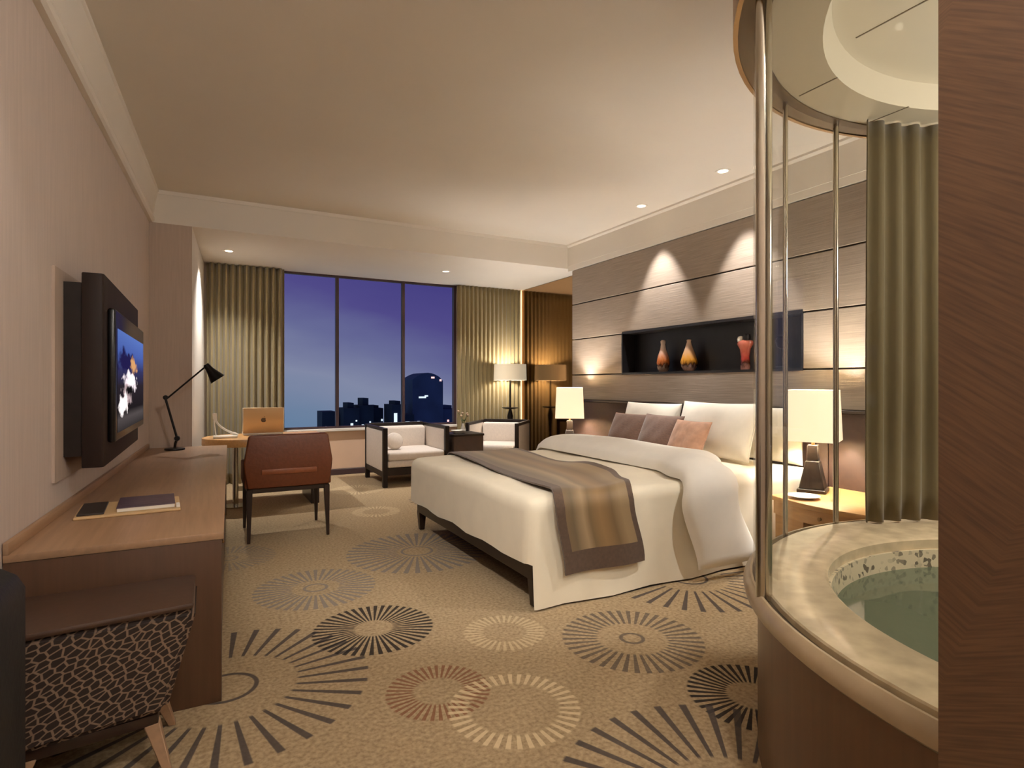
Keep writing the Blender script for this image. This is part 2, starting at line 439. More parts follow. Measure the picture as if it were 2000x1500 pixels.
def prism(bm, poly, z0, z1, bev=0.0, axis='z', seg=2):
    """poly (a,b) extruded. axis z: (x,y); axis y: (x,z) with z0/z1 the y range; axis x: (y,z)"""
    def P(a, b, c):
        return {'z': (a, b, c), 'y': (a, c, b), 'x': (c, a, b)}[axis]
    lo = [bm.verts.new(P(a, b, z0)) for a, b in poly]; hi = [bm.verts.new(P(a, b, z1)) for a, b in poly]
    n = len(poly); fs = [bm.faces.new(lo), bm.faces.new(hi)]
    for i in range(n): fs.append(bm.faces.new((lo[i], lo[(i + 1) % n], hi[(i + 1) % n], hi[i])))
    bmesh.ops.recalc_face_normals(bm, faces=fs)
    if bev > 0:
        es = list({e for f in fs for e in f.edges if e.calc_face_angle(0) > 0.5})
        bmesh.ops.bevel(bm, geom=es, offset=bev, segments=seg, affect='EDGES', profile=0.5)
    return bm

def tube(bm, pts, r, seg=10, caps=True):
    pts = [Vector(p) for p in pts]; rs = r if isinstance(r, (list, tuple)) else [r] * len(pts)
    rings = []; up = None
    for i, p in enumerate(pts):
        d = (pts[min(i + 1, len(pts) - 1)] - pts[max(i - 1, 0)]).normalized()
        if up is None:
            up = Vector((0, 0, 1)) if abs(d.z) < 0.9 else Vector((1, 0, 0))
        a = d.cross(up).normalized(); b = a.cross(d).normalized(); up = b
        rings.append([bm.verts.new(p + (a * math.cos(2 * PI * k / seg) + b * math.sin(2 * PI * k / seg)) * rs[i]) for k in range(seg)])
    for i in range(len(rings) - 1):
        for k in range(seg):
            bm.faces.new((rings[i][k], rings[i][(k + 1) % seg], rings[i + 1][(k + 1) % seg], rings[i + 1][k]))
    if caps:
        bm.faces.new(rings[0][::-1]); bm.faces.new(rings[-1])
    return bm

def lathe(bm, prof, seg=32, cx=0, cy=0, closed=False, sx=1.0, sy=1.0):
    rings = []
    for r, z in prof:
        if r < 1e-6: rings.append([bm.verts.new((cx, cy, z))])
        else: rings.append([bm.verts.new((cx + sx * r * math.cos(2 * PI * k / seg), cy + sy * r * math.sin(2 * PI * k / seg), z)) for k in range(seg)])
    n = len(rings)
    for i in range(n if closed else n - 1):
        a, b = rings[i], rings[(i + 1) % n]
        for k in range(seg):
            k2 = (k + 1) % seg
            if len(a) == 1 and len(b) == 1: continue
            if len(a) == 1: bm.faces.new((a[0], b[k2], b[k]))
            elif len(b) == 1: bm.faces.new((a[k], a[k2], b[0]))
            else: bm.faces.new((a[k], a[k2], b[k2], b[k]))
    bmesh.ops.recalc_face_normals(bm, faces=bm.faces[:])
    return bm

def sweep_arc(bm, prof, cx, cy, a0, a1, seg):
    """profile [(r,z)] closed loop swept about a vertical axis from angle a0 to a1"""
    rings = []
    for k in range(seg + 1):
        a = a0 + (a1 - a0) * k / seg
        rings.append([bm.verts.new((cx + r * math.cos(a), cy + r * math.sin(a), z)) for r, z in prof])
    n = len(prof)
    for k in range(seg):
        for i in range(n):
            bm.faces.new((rings[k][i], rings[k][(i + 1) % n], rings[k + 1][(i + 1) % n], rings[k + 1][i]))
    bm.faces.new(rings[0]); bm.faces.new(rings[-1][::-1])
    bmesh.ops.recalc_face_normals(bm, faces=bm.faces[:])
    return bm

def taper(bm, x, y, z0, z1, s0, s1, dx=0, dy=0, bev=0.0):
    """square post, half-size s0 at z0 (offset dx,dy there) and s1 at z1"""
    v = []
    for z, s, ox, oy in ((z0, s0, dx, dy), (z1, s1, 0, 0)):
        for a, b in ((-1, -1), (1, -1), (1, 1), (-1, 1)): v.append(bm.verts.new((x + ox + a * s, y + oy + b * s, z)))
    fs = [bm.faces.new([v[i] for i in q]) for q in ((3, 2, 1, 0), (4, 5, 6, 7), (0, 1, 5, 4), (1, 2, 6, 5), (2, 3, 7, 6), (3, 0, 4, 7))]
    if bev: bmesh.ops.bevel(bm, geom=list({e for f in fs for e in f.edges}), offset=bev, segments=1, affect='EDGES')
    return bm

def finish(name, bm, ml, smooth=35):
    me = bpy.data.meshes.new(name)
    bmesh.ops.recalc_face_normals(bm, faces=bm.faces[:])
    bm.to_mesh(me); bm.free()
    for x in (ml if isinstance(ml, (list, tuple)) else [ml]): me.materials.append(MATS[x])
    if smooth:
        me.polygons.foreach_set('use_smooth', [True] * len(me.polygons))
        me.set_sharp_from_angle(angle=math.radians(smooth))
    return me

def mk(name, bm, ml, parent=None, label=None, smooth=35):
    if parent is not None:
        o = OFF.get(parent.name, Vector((0, 0, 0)))
        if o.length: bmesh.ops.translate(bm, verts=bm.verts[:], vec=-o)
    ob = bpy.data.objects.new(name, finish(name, bm, ml, smooth)); COL.objects.link(ob)
    if parent is not None:
        ob.parent = parent; OFF[ob.name] = OFF.get(parent.name, Vector((0, 0, 0)))
    if label: ob['label'] = label
    return ob

def thing(name, label, cat, loc=(0, 0, 0), rz=0.0, group=None, local=False):
    o = bpy.data.objects.new(name, None); COL.objects.link(o)
    o.location = loc; o.rotation_euler = (0, 0, rz); o.empty_display_size = 0.1
    o['label'] = label; o['category'] = cat
    if group: o['group'] = group
    OFF[o.name] = Vector((0, 0, 0)) if local else Vector(loc)
    return o

def tag(o, label, cat, group=None):
    o['label'] = label; o['category'] = cat
    if group: o['group'] = group
    return o

def struct(name, bm=None, ml=None, smooth=35):
    if bm is None:
        o = bpy.data.objects.new(name, None); COL.objects.link(o)
    else: o = mk(name, bm, ml, smooth=smooth)
    o['kind'] = 'structure'
    return o

def dup(root, loc, rz, label):
    r = root.copy(); COL.objects.link(r); r.location = loc; r.rotation_euler = (0, 0, rz); r['label'] = label
    for ch in list(root.children):
        c = ch.copy(); COL.objects.link(c); c.parent = r
        for g in list(ch.children):
            d = g.copy(); COL.objects.link(d); d.parent = c
    return r

def lamp(name, kind, loc, power, col=(1.0, 0.96, 0.92), size=0.05, parent=None, spot=None, blend=0.5, rot=None):
    d = bpy.data.lights.new(name, kind); d.energy = power; d.color = col
    if kind == 'SPOT':
        d.spot_size = spot; d.spot_blend = blend; d.shadow_soft_size = size
    elif kind == 'AREA':
        d.shape = 'DISK'; d.size = size
    else: d.shadow_soft_size = size
    o = bpy.data.objects.new(name, d); COL.objects.link(o); o.location = loc
    if rot: o.rotation_euler = rot
    if parent is not None:
        o.parent = parent; o.location = Vector(loc) - OFF.get(parent.name, Vector((0, 0, 0)))
    return o

def xl(y): return -0.769 + 0.0385 * y          # left wall plan line
ZC, ZS, YS, YW, XH = 3.30, 2.97, 6.75, 8.74, 4.50

# ================================================================== STRUCTURE
b = B(); box(b, -1.2, 5.2, -3.2, 9.0, -0.1, 0.0); struct('floor', b, 'carpet', 0)

ceil = struct('ceiling')
b = B(); box(b, -1.2, 5.2, -3.2, YS, ZC, ZC + 0.1); mk('ceiling_slab', b, 'ceiling_paint', ceil, smooth=0)
b = B(); box(b, -1.2, 5.2, YS, 9.0, ZS, ZC + 0.1); mk('window_soffit', b, 'ceiling_paint', ceil, smooth=0)

b = B(); prism(b, [(xl(-3.2), -3.2), (xl(YS + .1), YS + .1), (xl(YS + .1) - 0.2, YS + .1), (xl(-3.2) - 0.2, -3.2)], 0, ZC); struct('wall_left', b, 'wallpaper', 0)
b = B(); prism(b, [(xl(YS) - 0.3, YS), (-0.134, YS), (-0.03, YW), (xl(YS) - 0.3, YW)], 0, ZS)
pier = struct('wall_pier', b, ['pier_paper', 'trim_paint'], 0)
for p in pier.data.polygons:
    if p.normal.x > 0.9: p.material_index = 1
b = B(); box(b, -1.0, 1.3, -3.3, -3.2, 0, ZC); struct('wall_front', b, 'plain_wall', 0)
# corridor wood wall on the right
b = B(); box(b, 1.2, 1.265, -3.2, 0.5672, 0, ZC); struct('wall_right', b, 'wood_wall', 0)
b = B(); box(b, 1.30, XH + 0.3, -1.45, -1.35, 0, ZC); struct('wall_bath', b, 'plain_wall', 0)

# headboard wall with recess and fabric panels
hw = struct('wall_headboard')
NY0, NY1, NZ0, NZ1, ND = 3.155, 5.572, 1.476, 1.985, 0.16
T = 0.04
b = B(); box(b, XH + T + ND, XH + T + ND + 0.1, -1.45, 6.66, 0, ZC)
mk('backing', b, 'groove_dark', hw, smooth=0)
def wall_core(y0, y1, z0, z1):
    bb = B(); box(bb, XH + T, XH + T + ND, y0, y1, z0, z1); mk('core', bb, 'groove_dark', hw, smooth=0)
wall_core(-1.45, 6.66, 0, NZ0); wall_core(-1.45, 6.66, NZ1, ZC); wall_core(-1.45, NY0, NZ0, NZ1); wall_core(NY1, 6.66, NZ0, NZ1)
G = 0.007
for z0, z1, y0, y1 in ((1.135, 1.475, -1.35, 6.66), (1.475, 1.965, -1.35, NY0), (1.475, 1.965, NY1, 6.66), (1.965, 2.45, -1.35, 6.66), (2.45, 2.93, -1.35, 6.66)):
    zz0, zz1 = z0 + G, z1 - G
    if z0 == 1.965 and y1 == 6.66 and y0 < 0:
        zz0 = z0 + G
    bb = B(); box(bb, XH, XH + T, y0, y1, zz0, zz1, 0.004, 1); mk('panel', bb, 'panel_fabric', hw)
# niche lining
b = B(); box(b, XH + T + ND - 0.008, XH + T + ND, NY0, NY1, NZ0, NZ1); mk('niche_back', b, 'niche_dark', hw, smooth=0)
for nm, a in (('niche_shelf', (XH - 0.004, XH + T + ND - 0.008, NY0, NY1, NZ0 - 0.012, NZ0 + 0.012)), ('niche_top', (XH - 0.004, XH + T + ND - 0.008, NY0, NY1, NZ1 - 0.024, NZ1 + 0.004)),
              ('niche_side', (XH - 0.004, XH + T + ND - 0.008, NY0 - 0.006, NY0 + 0.012, NZ0 + 0.012, NZ1 - 0.024)), ('niche_side', (XH - 0.004, XH + T + ND - 0.008, NY1 - 0.012, NY1 + 0.006, NZ0 + 0.012, NZ1 - 0.024))):
    bb = B(); box(bb, *a); mk(nm, bb, 'niche_dark', hw, smooth=0)
b = B(); box(b, 4.62, 4.74, 6.66, 6.70, 0, ZS); mk('panel_return', b, 'panel_fabric', hw, smooth=0)

# cornice on the headboard wall
def cornice_poly(s=1):
    return [(0, 2.93), (0.03, 2.93), (0.03, 3.0), (0.035, 3.0), (0.035, 3.26), (0.06, 3.28), (0.06, 3.30), (0, 3.30)]
b = B(); prism(b, [(XH + T - 0.02 - a, z) for a, z in cornice_poly()], -1.35, YS, 0, 'y'); struct('trim_1', b, 'trim_paint', 20)
# crown on left wall
prof = [(0, 2.97), (0.030, 2.97), (0.045, 2.985), (0.050, 3.005), (0.045, 3.025), (0.032, 3.035), (0.032, 3.05), (0.040, 3.06), (0.055, 3.16), (0.075, 3.27), (0.085, 3.28), (0.085, 3.30), (0, 3.30)]
b = B()
r0 = [b.verts.new((xl(-3.2) + a, -3.2, z)) for a, z in prof]; r1 = [b.verts.new((xl(YS) + a, YS, z)) for a, z in prof]
for i in range(len(prof)): b.faces.new((r0[i], r0[(i + 1) % len(prof)], r1[(i + 1) % len(prof)], r1[i]))
b.faces.new(r0); b.faces.new(r1)
struct('trim_2', b, 'trim_paint', 20)
# thin line at the soffit foot and head
b = B(); box(b, -0.45, XH, YS - 0.012, YS, ZC - 0.04, ZC); struct('trim_3', b, 'trim_paint', 0)

# window wall
wb = struct('wall_back')
for a, mm in (((-0.1, 0.93, YW, YW + 0.2, 0, ZS), 'plain_wall'), ((3.63, 5.0, YW, YW + 0.2, 0, ZS), 'plain_wall')):
    bb = B(); box(bb, *a); mk('wall_section', bb, mm, wb, smooth=0)
for x0, x1 in ((0.93, 2.165), (2.175, 3.63)):
    bb = B(); box(bb, x0, x1, YW, YW + 0.2, 0.09, 0.65); mk('sill_panel', bb, 'sill_wall', wb, smooth=0)
b = B(); box(b, 0.93, 3.63, YW + 0.01, YW + 0.2, 0, 0.66); mk('sill_core', b, 'plain_wall', wb, smooth=0)
b = B(); box(b, -0.1, 4.8, YW - 0.02, YW, 0, 0.085, 0.004, 1); struct('baseboard_back', b, 'frame_brown')
# mirror side wall of the window bay
b = B(); box(b, 4.82, 4.92, 6.70, YW + 0.1, 0, ZS); ws = struct('wall_side', b, 'plain_wall', 0)
b = B(); box(b, 4.81, 4.82, 6.72, YW - 0.08, 0.09, ZS - 0.01); mk('mirror_panel', b, 'bronze_mirror', ws, smooth=0)
b = B(); box(b, 4.805, 4.82, 6.72, YW, 0, 0.09); mk('skirting', b, 'dark_wood', ws, smooth=0)

win = struct('window_1')
b = B(); box(b, 0.90, 3.66, YW - 0.06, YW + 0.12, 0.65, 0.69, 0.006, 1); mk('window_sill', b, 'trim_paint', win)
for x0, x1 in ((0.93, 0.98), (3.585, 3.63)):
    bb = B(); box(bb, x0, x1, YW + 0.02, YW + 0.10, 0.69, ZS); mk('jamb', bb, 'frame_brown', win, smooth=0)
for x in (1.72, 2.735):
    bb = B(); box(bb, x - 0.022, x + 0.022, YW + 0.02, YW + 0.10, 0.69, ZS, 0.004, 1); mk('mullion', bb, 'frame_brown', win)
for z in (0.69, ZS - 0.03):
    bb = B(); box(bb, 0.98, 3.585, YW + 0.03, YW + 0.09, z, z + 0.03); mk('rail', bb, 'frame_brown', win, smooth=0)
for x0, x1 in ((0.98, 1.698), (1.742, 2.713), (2.757, 3.585)):
    bb = B(); box(bb, x0, x1, YW + 0.055, YW + 0.061, 0.72, ZS - 0.03); mk('pane', bb, 'window_glass', win, smooth=0)

# ================================================================== CURTAINS
def curtain(name, path, z0, z1, amp, pitch, label, grp, cloth='curtain_cloth'):
    pts = []; L = 0; pv = None
    n = len(path)
    for i in range(n - 1):
        a, c = Vector(path[i]), Vector(path[i + 1]); d = (c - a); l = d.length
        k = max(2, int(l / (pitch / 12)))
        for j in range(k): pts.append((a + d * j / k, d.normalized()))
    pts.append((Vector(path[-1]), (Vector(path[-1]) - Vector(path[-2])).normalized()))
    bm = B(); rows = []
    zs = [z0, z0 + 0.15, z0 + (z1 - z0) * .35, z0 + (z1 - z0) * .7, z1 - 0.12, z1]
    s = 0; last = pts[0][0]; base = []
    ph = random.random() * 6
    for p, d in pts:
        s += (p - last).length; last = p
        w = math.sin(2 * PI * s / pitch + 0.25 * math.sin(s * 3.1 + ph))
        w = math.copysign(abs(w) ** 0.75, w)
        base.append((p, Vector((-d.y, d.x)), w, s))
    for iz, z in enumerate(zs):
        f = 1.0 - 0.15 * iz / len(zs)
        rows.append([bm.verts.new((p.x + nn.x * amp * w * f, p.y + nn.y * amp * w * f + 0.004 * math.sin(s * 9 + iz), z)) for p, nn, w, s in base])
    for i in range(len(zs) - 1):
        for j in range(len(base) - 1): bm.faces.new((rows[i][j], rows[i][j + 1], rows[i + 1][j + 1], rows[i + 1][j]))
    o = mk(name, bm, cloth, smooth=60)
    md = o.modifiers.new('thick', 'SOLIDIFY'); md.thickness = 0.003
    tag(o, label, 'curtain', grp)
    return o
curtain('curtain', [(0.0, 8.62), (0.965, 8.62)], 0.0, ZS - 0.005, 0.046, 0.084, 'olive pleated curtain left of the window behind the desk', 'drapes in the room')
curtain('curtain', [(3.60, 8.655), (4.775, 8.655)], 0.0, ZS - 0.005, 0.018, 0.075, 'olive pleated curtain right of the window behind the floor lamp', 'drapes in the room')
CX, CY = 2.69, 0.46

# ================================================================== LEFT SIDE: television, console, desk
# television on a wall mount
tv = thing('wall_television', 'dark wood framed television mounted on the left wall above the console', 'television', (-0.45, 4.3, 0.93))
b = B(); prism(b, [(xl(3.37), 3.37), (xl(3.37) + 0.012, 3.37), (xl(5.2) + 0.012, 5.2), (xl(5.2), 5.2)], 0.886, 1.905); mk('wall_plate', b, 'pier_paper', tv, smooth=0)
b = B(); prism(b, [(xl(3.52) + .012, 3.52), (-0.547, 3.52), (-0.547, 5.0), (xl(5.0) + .012, 5.0)], 0.99, 1.855); mk('mount_box', b, 'espresso', tv, smooth=0)
b = B(); prism(b, [(-0.547, 3.50), (-0.462, 3.50), (-0.454, 3.515), (-0.454, 5.10), (-0.47, 5.125), (-0.547, 5.125)], 0.932, 1.905, 0.006); mk('frame', b, 'tv_wood', tv)
b = B(); box(b, -0.454, -0.418, 3.60, 5.09, 1.045, 1.745, 0.012, 3); tset = mk('bezel', b, 'tv_black', tv)
b = B(); v = [b.verts.new(p) for p in ((-0.4165, 3.66, 1.09), (-0.4165, 5.04, 1.09), (-0.4165, 5.04, 1.645), (-0.4165, 3.66, 1.645))]
fcs = b.faces.new(v); uvl = b.loops.layers.uv.new('UVMap')
for lp, q in zip(fcs.loops, ((0, 0), (1, 0), (1, 1), (0, 1))): lp[uvl].uv = q
bmesh.ops.solidify(b, geom=[fcs], thickness=0.001)
mk('screen', b, 'tv_picture', tset, 'bright picture of a white and dark shape under blue', smooth=0)

# console
con = thing('console', 'long light wood console along the left wall below the television', 'console', (-0.3, 4.6, 0))
def xr(y): return 0.064 + 0.0315 * (y - 2.73)
Y0, Y1 = 2.73, 6.62
b = B(); prism(b, [(xl(Y0) + .003, Y0), (xr(Y0), Y0), (xr(Y1), Y1), (xl(Y1) + .003, Y1)], 0.69, 0.72, 0.003); mk('top', b, 'console_wood', con)
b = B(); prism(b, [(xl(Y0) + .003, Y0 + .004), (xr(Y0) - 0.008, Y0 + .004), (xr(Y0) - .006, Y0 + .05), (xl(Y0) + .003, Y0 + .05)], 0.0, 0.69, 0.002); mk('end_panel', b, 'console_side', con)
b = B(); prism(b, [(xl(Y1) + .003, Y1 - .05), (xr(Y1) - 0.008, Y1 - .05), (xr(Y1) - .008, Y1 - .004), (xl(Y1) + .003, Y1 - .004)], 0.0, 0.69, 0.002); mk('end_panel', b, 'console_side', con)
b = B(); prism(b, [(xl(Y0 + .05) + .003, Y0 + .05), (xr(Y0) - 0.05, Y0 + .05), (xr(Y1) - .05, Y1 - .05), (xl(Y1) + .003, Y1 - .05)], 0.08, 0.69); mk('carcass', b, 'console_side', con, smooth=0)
b = B(); prism(b, [(xl(Y0 + .05) + .003, Y0 + .05), (xr(Y0) - 0.09, Y0 + .05), (xr(Y1) - .09, Y1 - .05), (xl(Y1) + .003, Y1 - .05)], 0.0, 0.08); mk('plinth', b, 'dark_wood', con, smooth=0)
b = B(); prism(b, [(xl(Y0) + .003, Y0), (xl(Y0) + .021, Y0), (xl(Y1) + .021, Y1), (xl(Y1) + .003, Y1)], 0.72, 0.765, 0.002); mk('back_lip', b, 'console_wood', con)
nd = 6
for i in range(nd):
    ya = Y0 + .05 + (Y1 - Y0 - .1) * i / nd + .004; yb = Y0 + .05 + (Y1 - Y0 - .1) * (i + 1) / nd - .004
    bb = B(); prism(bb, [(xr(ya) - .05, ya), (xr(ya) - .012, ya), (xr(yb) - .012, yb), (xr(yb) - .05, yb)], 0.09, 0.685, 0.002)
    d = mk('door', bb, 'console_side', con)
    bb = B(); ym = (ya + yb) / 2; box(bb, xr(ym) - .013, xr(ym) - .002, ym - .07, ym + .07, 0.60, 0.612, 0.003, 1); mk('handle', bb, 'bronze', d)

# magazines in a folder tray on the console
fo = thing('stationery_folder', 'open beige stationery folder lying on the console with glossy pages', 'folder', (-0.34, 3.47, 0.7205), 0.06, local=True)
b = B(); box(b, -0.215, 0.215, -0.19, 0.17, 0.0, 0.012, 0.003, 1); mk('cover', b, 'paper_beige', fo)
b = B(); box(b, -0.205, -0.10, -0.16, 0.15, 0.012, 0.020, 0.002, 1); mk('page', b, 'book_dark', fo)
b = B(); box(b, 0.195, 0.213, -0.17, -0.10, 0.012, 0.026, 0.003, 1); mk('clasp', b, 'white_plastic', fo)
mg = mat('magazine_print', (86, 70, 84), 0.3, nscale=9, namt=0.7, stretch=(0.6, 5, 1))
ma = thing('magazine', 'thick magazine with dark purple cover on the beige folder', 'magazine', (-0.34, 3.47, 0.733), 0.06, local=True)
b = B(); box(b, -0.05, 0.19, -0.15, 0.15, 0.0, 0.018, 0.002, 1); mk('pages', b, 'white_plastic', ma)
b = B(); box(b, -0.052, 0.192, -0.152, 0.152, 0.018, 0.021, 0.001, 1); mk('front_cover', b, 'magazine_print', ma)

# task lamp
tl = thing('desk_lamp', 'black articulated desk lamp standing on the far end of the console', 'lamp', (-0.27, 6.35, 0.72))
b = B(); lathe(b, [(0, .7202), (.085, .7202), (.088, .726), (.085, .736), (.03, .742), (0, .742)], 28, -0.27, 6.35); mk('base', b, 'black_metal', tl)
b = B(); tube(b, [(-0.27, 6.35, .74), (-0.265, 6.35, .78), (-0.25, 6.35, .83)], 0.012); mk('stem', b, 'black_metal', tl)
b = B(); lathe(b, [(0, -.025), (.022, -.025), (.026, -.01), (.026, .01), (.022, .025), (0, .025)], 14); bmesh.ops.rotate(b, verts=b.verts, matrix=Matrix.Rotation(PI / 2, 3, 'X')); bmesh.ops.translate(b, verts=b.verts, vec=(-0.25, 6.35, .83)); mk('joint', b, 'black_metal', tl)
for oy in (-0.014, 0.014):
    b = B(); tube(b, [(-0.25, 6.35 + oy, .83), (-0.35, 6.35 + oy, 1.23)], 0.010); mk('lower_arm', b, 'black_metal', tl)
    b = B(); tube(b, [(-0.335, 6.35 + oy, 1.21), (-0.01, 6.35 + oy, 1.52)], 0.008); mk('upper_arm', b, 'black_metal', tl)
b = B(); lathe(b, [(0, -.022), (.022, -.022), (.022, .022), (0, .022)], 14); bmesh.ops.rotate(b, verts=b.verts, matrix=Matrix.Rotation(PI / 2, 3, 'X')); bmesh.ops.translate(b, verts=b.verts, vec=(-0.345, 6.35, 1.222)); mk('elbow', b, 'black_metal', tl)
b = B(); lathe(b, [(0, .05), (.026, .05), (.032, .0), (.040, -.03), (.074, -.13), (.070, -.13), (.034, -.03), (0, -.02)], 22)
bmesh.ops.rotate(b, verts=b.verts, matrix=Matrix.Rotation(-0.62, 3, 'Y')); bmesh.ops.translate(b, verts=b.verts, vec=(0.02, 6.35, 1.50)); mk('lamp_head', b, 'black_metal', tl)

# desk
dk = thing('desk', 'wooden writing desk with rounded end in front of the left curtain', 'desk', (0.6, 7.15, 0))
poly = []
for k in range(13):
    a = PI / 2 + PI * k / 12; poly.append((0.37 + 0.42 * math.cos(a), 7.12 + 0.42 * math.sin(a)))
poly += [(1.22, 6.70), (1.22, 7.54)]
b = B(); prism(b, poly, 0.675, 0.76, 0.008); mk('top', b, 'oak', dk)
b = B(); lathe(b, [(0, .02), (.03, .02), (.03, .675), (0, .675)], 20, 0.28, 7.0); mk('leg', b, 'chrome', dk, 'round chrome leg')
b = B(); lathe(b, [(0, 0), (.13, 0), (.13, .015), (.03, .022), (0, .022)], 28, 0.28, 7.0); mk('foot_plate', b, 'chrome', dk)
b = B(); box(b, 1.04, 1.13, 6.78, 7.46, 0, 0.675, 0.004, 1); mk('side_panel', b, 'dark_wood', dk)
b = B(); box(b, 0.28, 1.04, 7.10, 7.13, 0.15, 0.20); mk('stretcher', b, 'chrome', dk)

lp = thing('laptop', 'open tan laptop on the desk seen from behind its lid', 'laptop', (0.585, 7.3, 0.761), local=True)
b = B(); box(b, -0.215, 0.215, -0.02, 0.27, 0, 0.018, 0.004, 1); mk('base', b, 'white_plastic', lp)
b = B(); box(b, -0.215, 0.215, -0.008, 0.008, 0, 0.30, 0.005, 2); bmesh.ops.rotate(b, verts=b.verts, matrix=Matrix.Rotation(0.16, 3, 'X')); bmesh.ops.translate(b, verts=b.verts, vec=(0, -0.012, 0.018)); lid = mk('lid', b, 'laptop_shell', lp)
for xa, xb in ((0.215, 0.222), (-0.222, -0.215)):
    b = B(); box(b, xa, xb, -0.010, 0.012, 0, 0.30, 0.002, 1); bmesh.ops.rotate(b, verts=b.verts, matrix=Matrix.Rotation(0.16, 3, 'X')); bmesh.ops.translate(b, verts=b.verts, vec=(0, -0.012, 0.018)); mk('lid_edge', b, 'white_plastic', lid, 'white edge of the lid')
b = B()
pl = []
for k in range(28):
    a = 2 * PI * k / 28; r = 0.028 * (1 - 0.10 * (math.cos(a - PI / 2) > 0.93) - 0.06 * (math.cos(a + PI / 2) > 0.95))
    x, z = r * math.cos(a), r * math.sin(a)
    dxx, dzz = x - 0.034, z - 0.004
    if math.hypot(dxx, dzz) < 0.014: s = 0.014 / math.hypot(dxx, dzz); x, z = 0.034 + dxx * s, 0.004 + dzz * s
    pl.append((x, 0.155 + z))
prism(b, pl, -0.0095, -0.0080, 0, 'y')
prism(b, [(0.002, 0.187), (0.010, 0.189), (0.014, 0.199), (0.006, 0.196)], -0.0095, -0.0080, 0, 'y')
bmesh.ops.rotate(b, verts=b.verts, matrix=Matrix.Rotation(0.16, 3, 'X')); bmesh.ops.translate(b, verts=b.verts, vec=(0, -0.012, 0.018)); mk('emblem', b, 'emblem', lid, 'small dark fruit shaped emblem')

ph = thing('desk_telephone', 'white curved telephone standing on the rounded end of the desk', 'telephone', (0.15, 7.0, 0.76))
b = B(); box(b, 0.06, 0.30, 6.94, 7.10, 0.7605, 0.785, 0.01, 2); mk('cradle', b, 'white_plastic', ph)
b = B(); pts = []
for k in range(12):
    t = k / 11; pts.append((0.075 + 0.23 * t ** 1.6 * 1.0, 7.02, 1.03 - 0.245 * t ** 0.62 if t > 0 else 1.03))
tube(b, pts, [0.022, 0.020, 0.012, 0.011, 0.011, 0.011, 0.011, 0.011, 0.012, 0.014, 0.018, 0.016], 12); mk('handset', b, 'white_plastic', ph)
b = B(); tube(b, [(0.09, 7.03, .785), (0.075, 7.03, 0.9), (0.07, 7.03, 1.02)], 0.006); mk('support', b, 'white_plastic', ph)

# desk chair
dc = thing('desk_chair', 'brown leather desk chair with dark tapered legs, seen from behind', 'chair', (0.635, 5.62, 0), 0.0, local=True)
prof = [(-.33, .46), (.33, .46), (.355, .60), (.362, .68), (.325, .905), (.30, .915), (-.30, .915), (-.325, .905), (-.362, .68), (-.355, .60)]
b = B(); prism(b, prof, -0.33, -0.26, 0.014, 'y', 3); bk = mk('backrest', b, 'leather_brown', dc)
b = B(); box(b, -0.225, 0.225, -0.338, -0.322, 0.575, 0.62, 0.006, 2); mk('strap', b, 'leather_light', bk, 'lighter leather strap across the back')
for s in (-1, 1):
    b = B(); prism(b, [(-.30, .46), (.30, .46), (.31, .60), (.28, .65), (-.27, .72)], 0.295 * s if s > 0 else -0.355, 0.355 if s > 0 else -0.295, 0.014, 'x', 3); mk('arm', b, 'leather_brown', dc)
b = B(); box(b, -0.295, 0.295, -0.26, 0.31, 0.455, 0.54, 0.025, 3); mk('seat', b, 'leather_brown', dc)
b = B(); box(b, -0.335, 0.335, -0.31, 0.31, 0.42, 0.46, 0.004, 1); mk('seat_frame', b, 'dark_wood', dc)
for sx in (-1, 1):
    for sy in (-1, 1):
        b = B(); taper(b, sx * 0.315, sy * 0.29, 0, 0.45, 0.012, 0.024, sx * 0.008, sy * 0.02, 0.003); mk('leg', b, 'dark_wood', dc)

# lattice stool and black case in the lower left foreground
st = thing('upholstered_stool', 'stool in dark lattice patterned fabric beside the console end', 'stool', (-0.35, 2.45, 0))
b = B()
lo = [(-0.60, 2.27), (-0.125, 2.34), (-0.125, 2.66), (-0.60, 2.66)]; hi = [(-0.64, 2.26), (-0.03, 2.335), (-0.03, 2.69), (-0.64, 2.69)]
zl = [0.19, 0.20, 0.20, 0.19]; zh = [0.56, 0.545, 0.545, 0.56]
v0 = [b.verts.new((x, y, z)) for (x, y), z in zip(lo, zl)]; v1 = [b.verts.new((x, y, z)) for (x, y), z in zip(hi, zh)]
b.faces.new(v0[::-1]); b.faces.new(v1)
for i in range(4): b.faces.new((v0[i], v0[(i + 1) % 4], v1[(i + 1) % 4], v1[i]))
bmesh.ops.bevel(b, geom=b.edges[:], offset=0.02, segments=3, affect='EDGES'); mk('seat', b, 'lattice_fabric', st)
b = B(); prism(b, [(-0.63, 2.262), (-0.04, 2.335), (-0.04, 2.685), (-0.63, 2.685)], 0.548, 0.572, 0.01); mk('seat_pad', b, 'stool_leather', st)
b = B(); prism(b, [(-0.57, 2.30), (-0.15, 2.36), (-0.15, 2.64), (-0.57, 2.64)], 0.155, 0.192, 0.004); mk('base_frame', b, 'dark_wood', st)
for x, y, dx, dy in ((-0.17, 2.38, .05, -.05), (-0.17, 2.61, .05, .03), (-0.50, 2.33, -.05, -.06), (-0.54, 2.61, -.03, .03)):
    b = B(); taper(b, x, y, 0, 0.16, 0.013, 0.024, dx, dy, 0.003); mk('leg', b, 'console_wood', st)
b = B(); prism(b, [(-0.30, 1.90), (-0.19, 1.90), (-0.105, 2.25), (-0.19, 2.27)], 0.001, 0.028, 0.004)
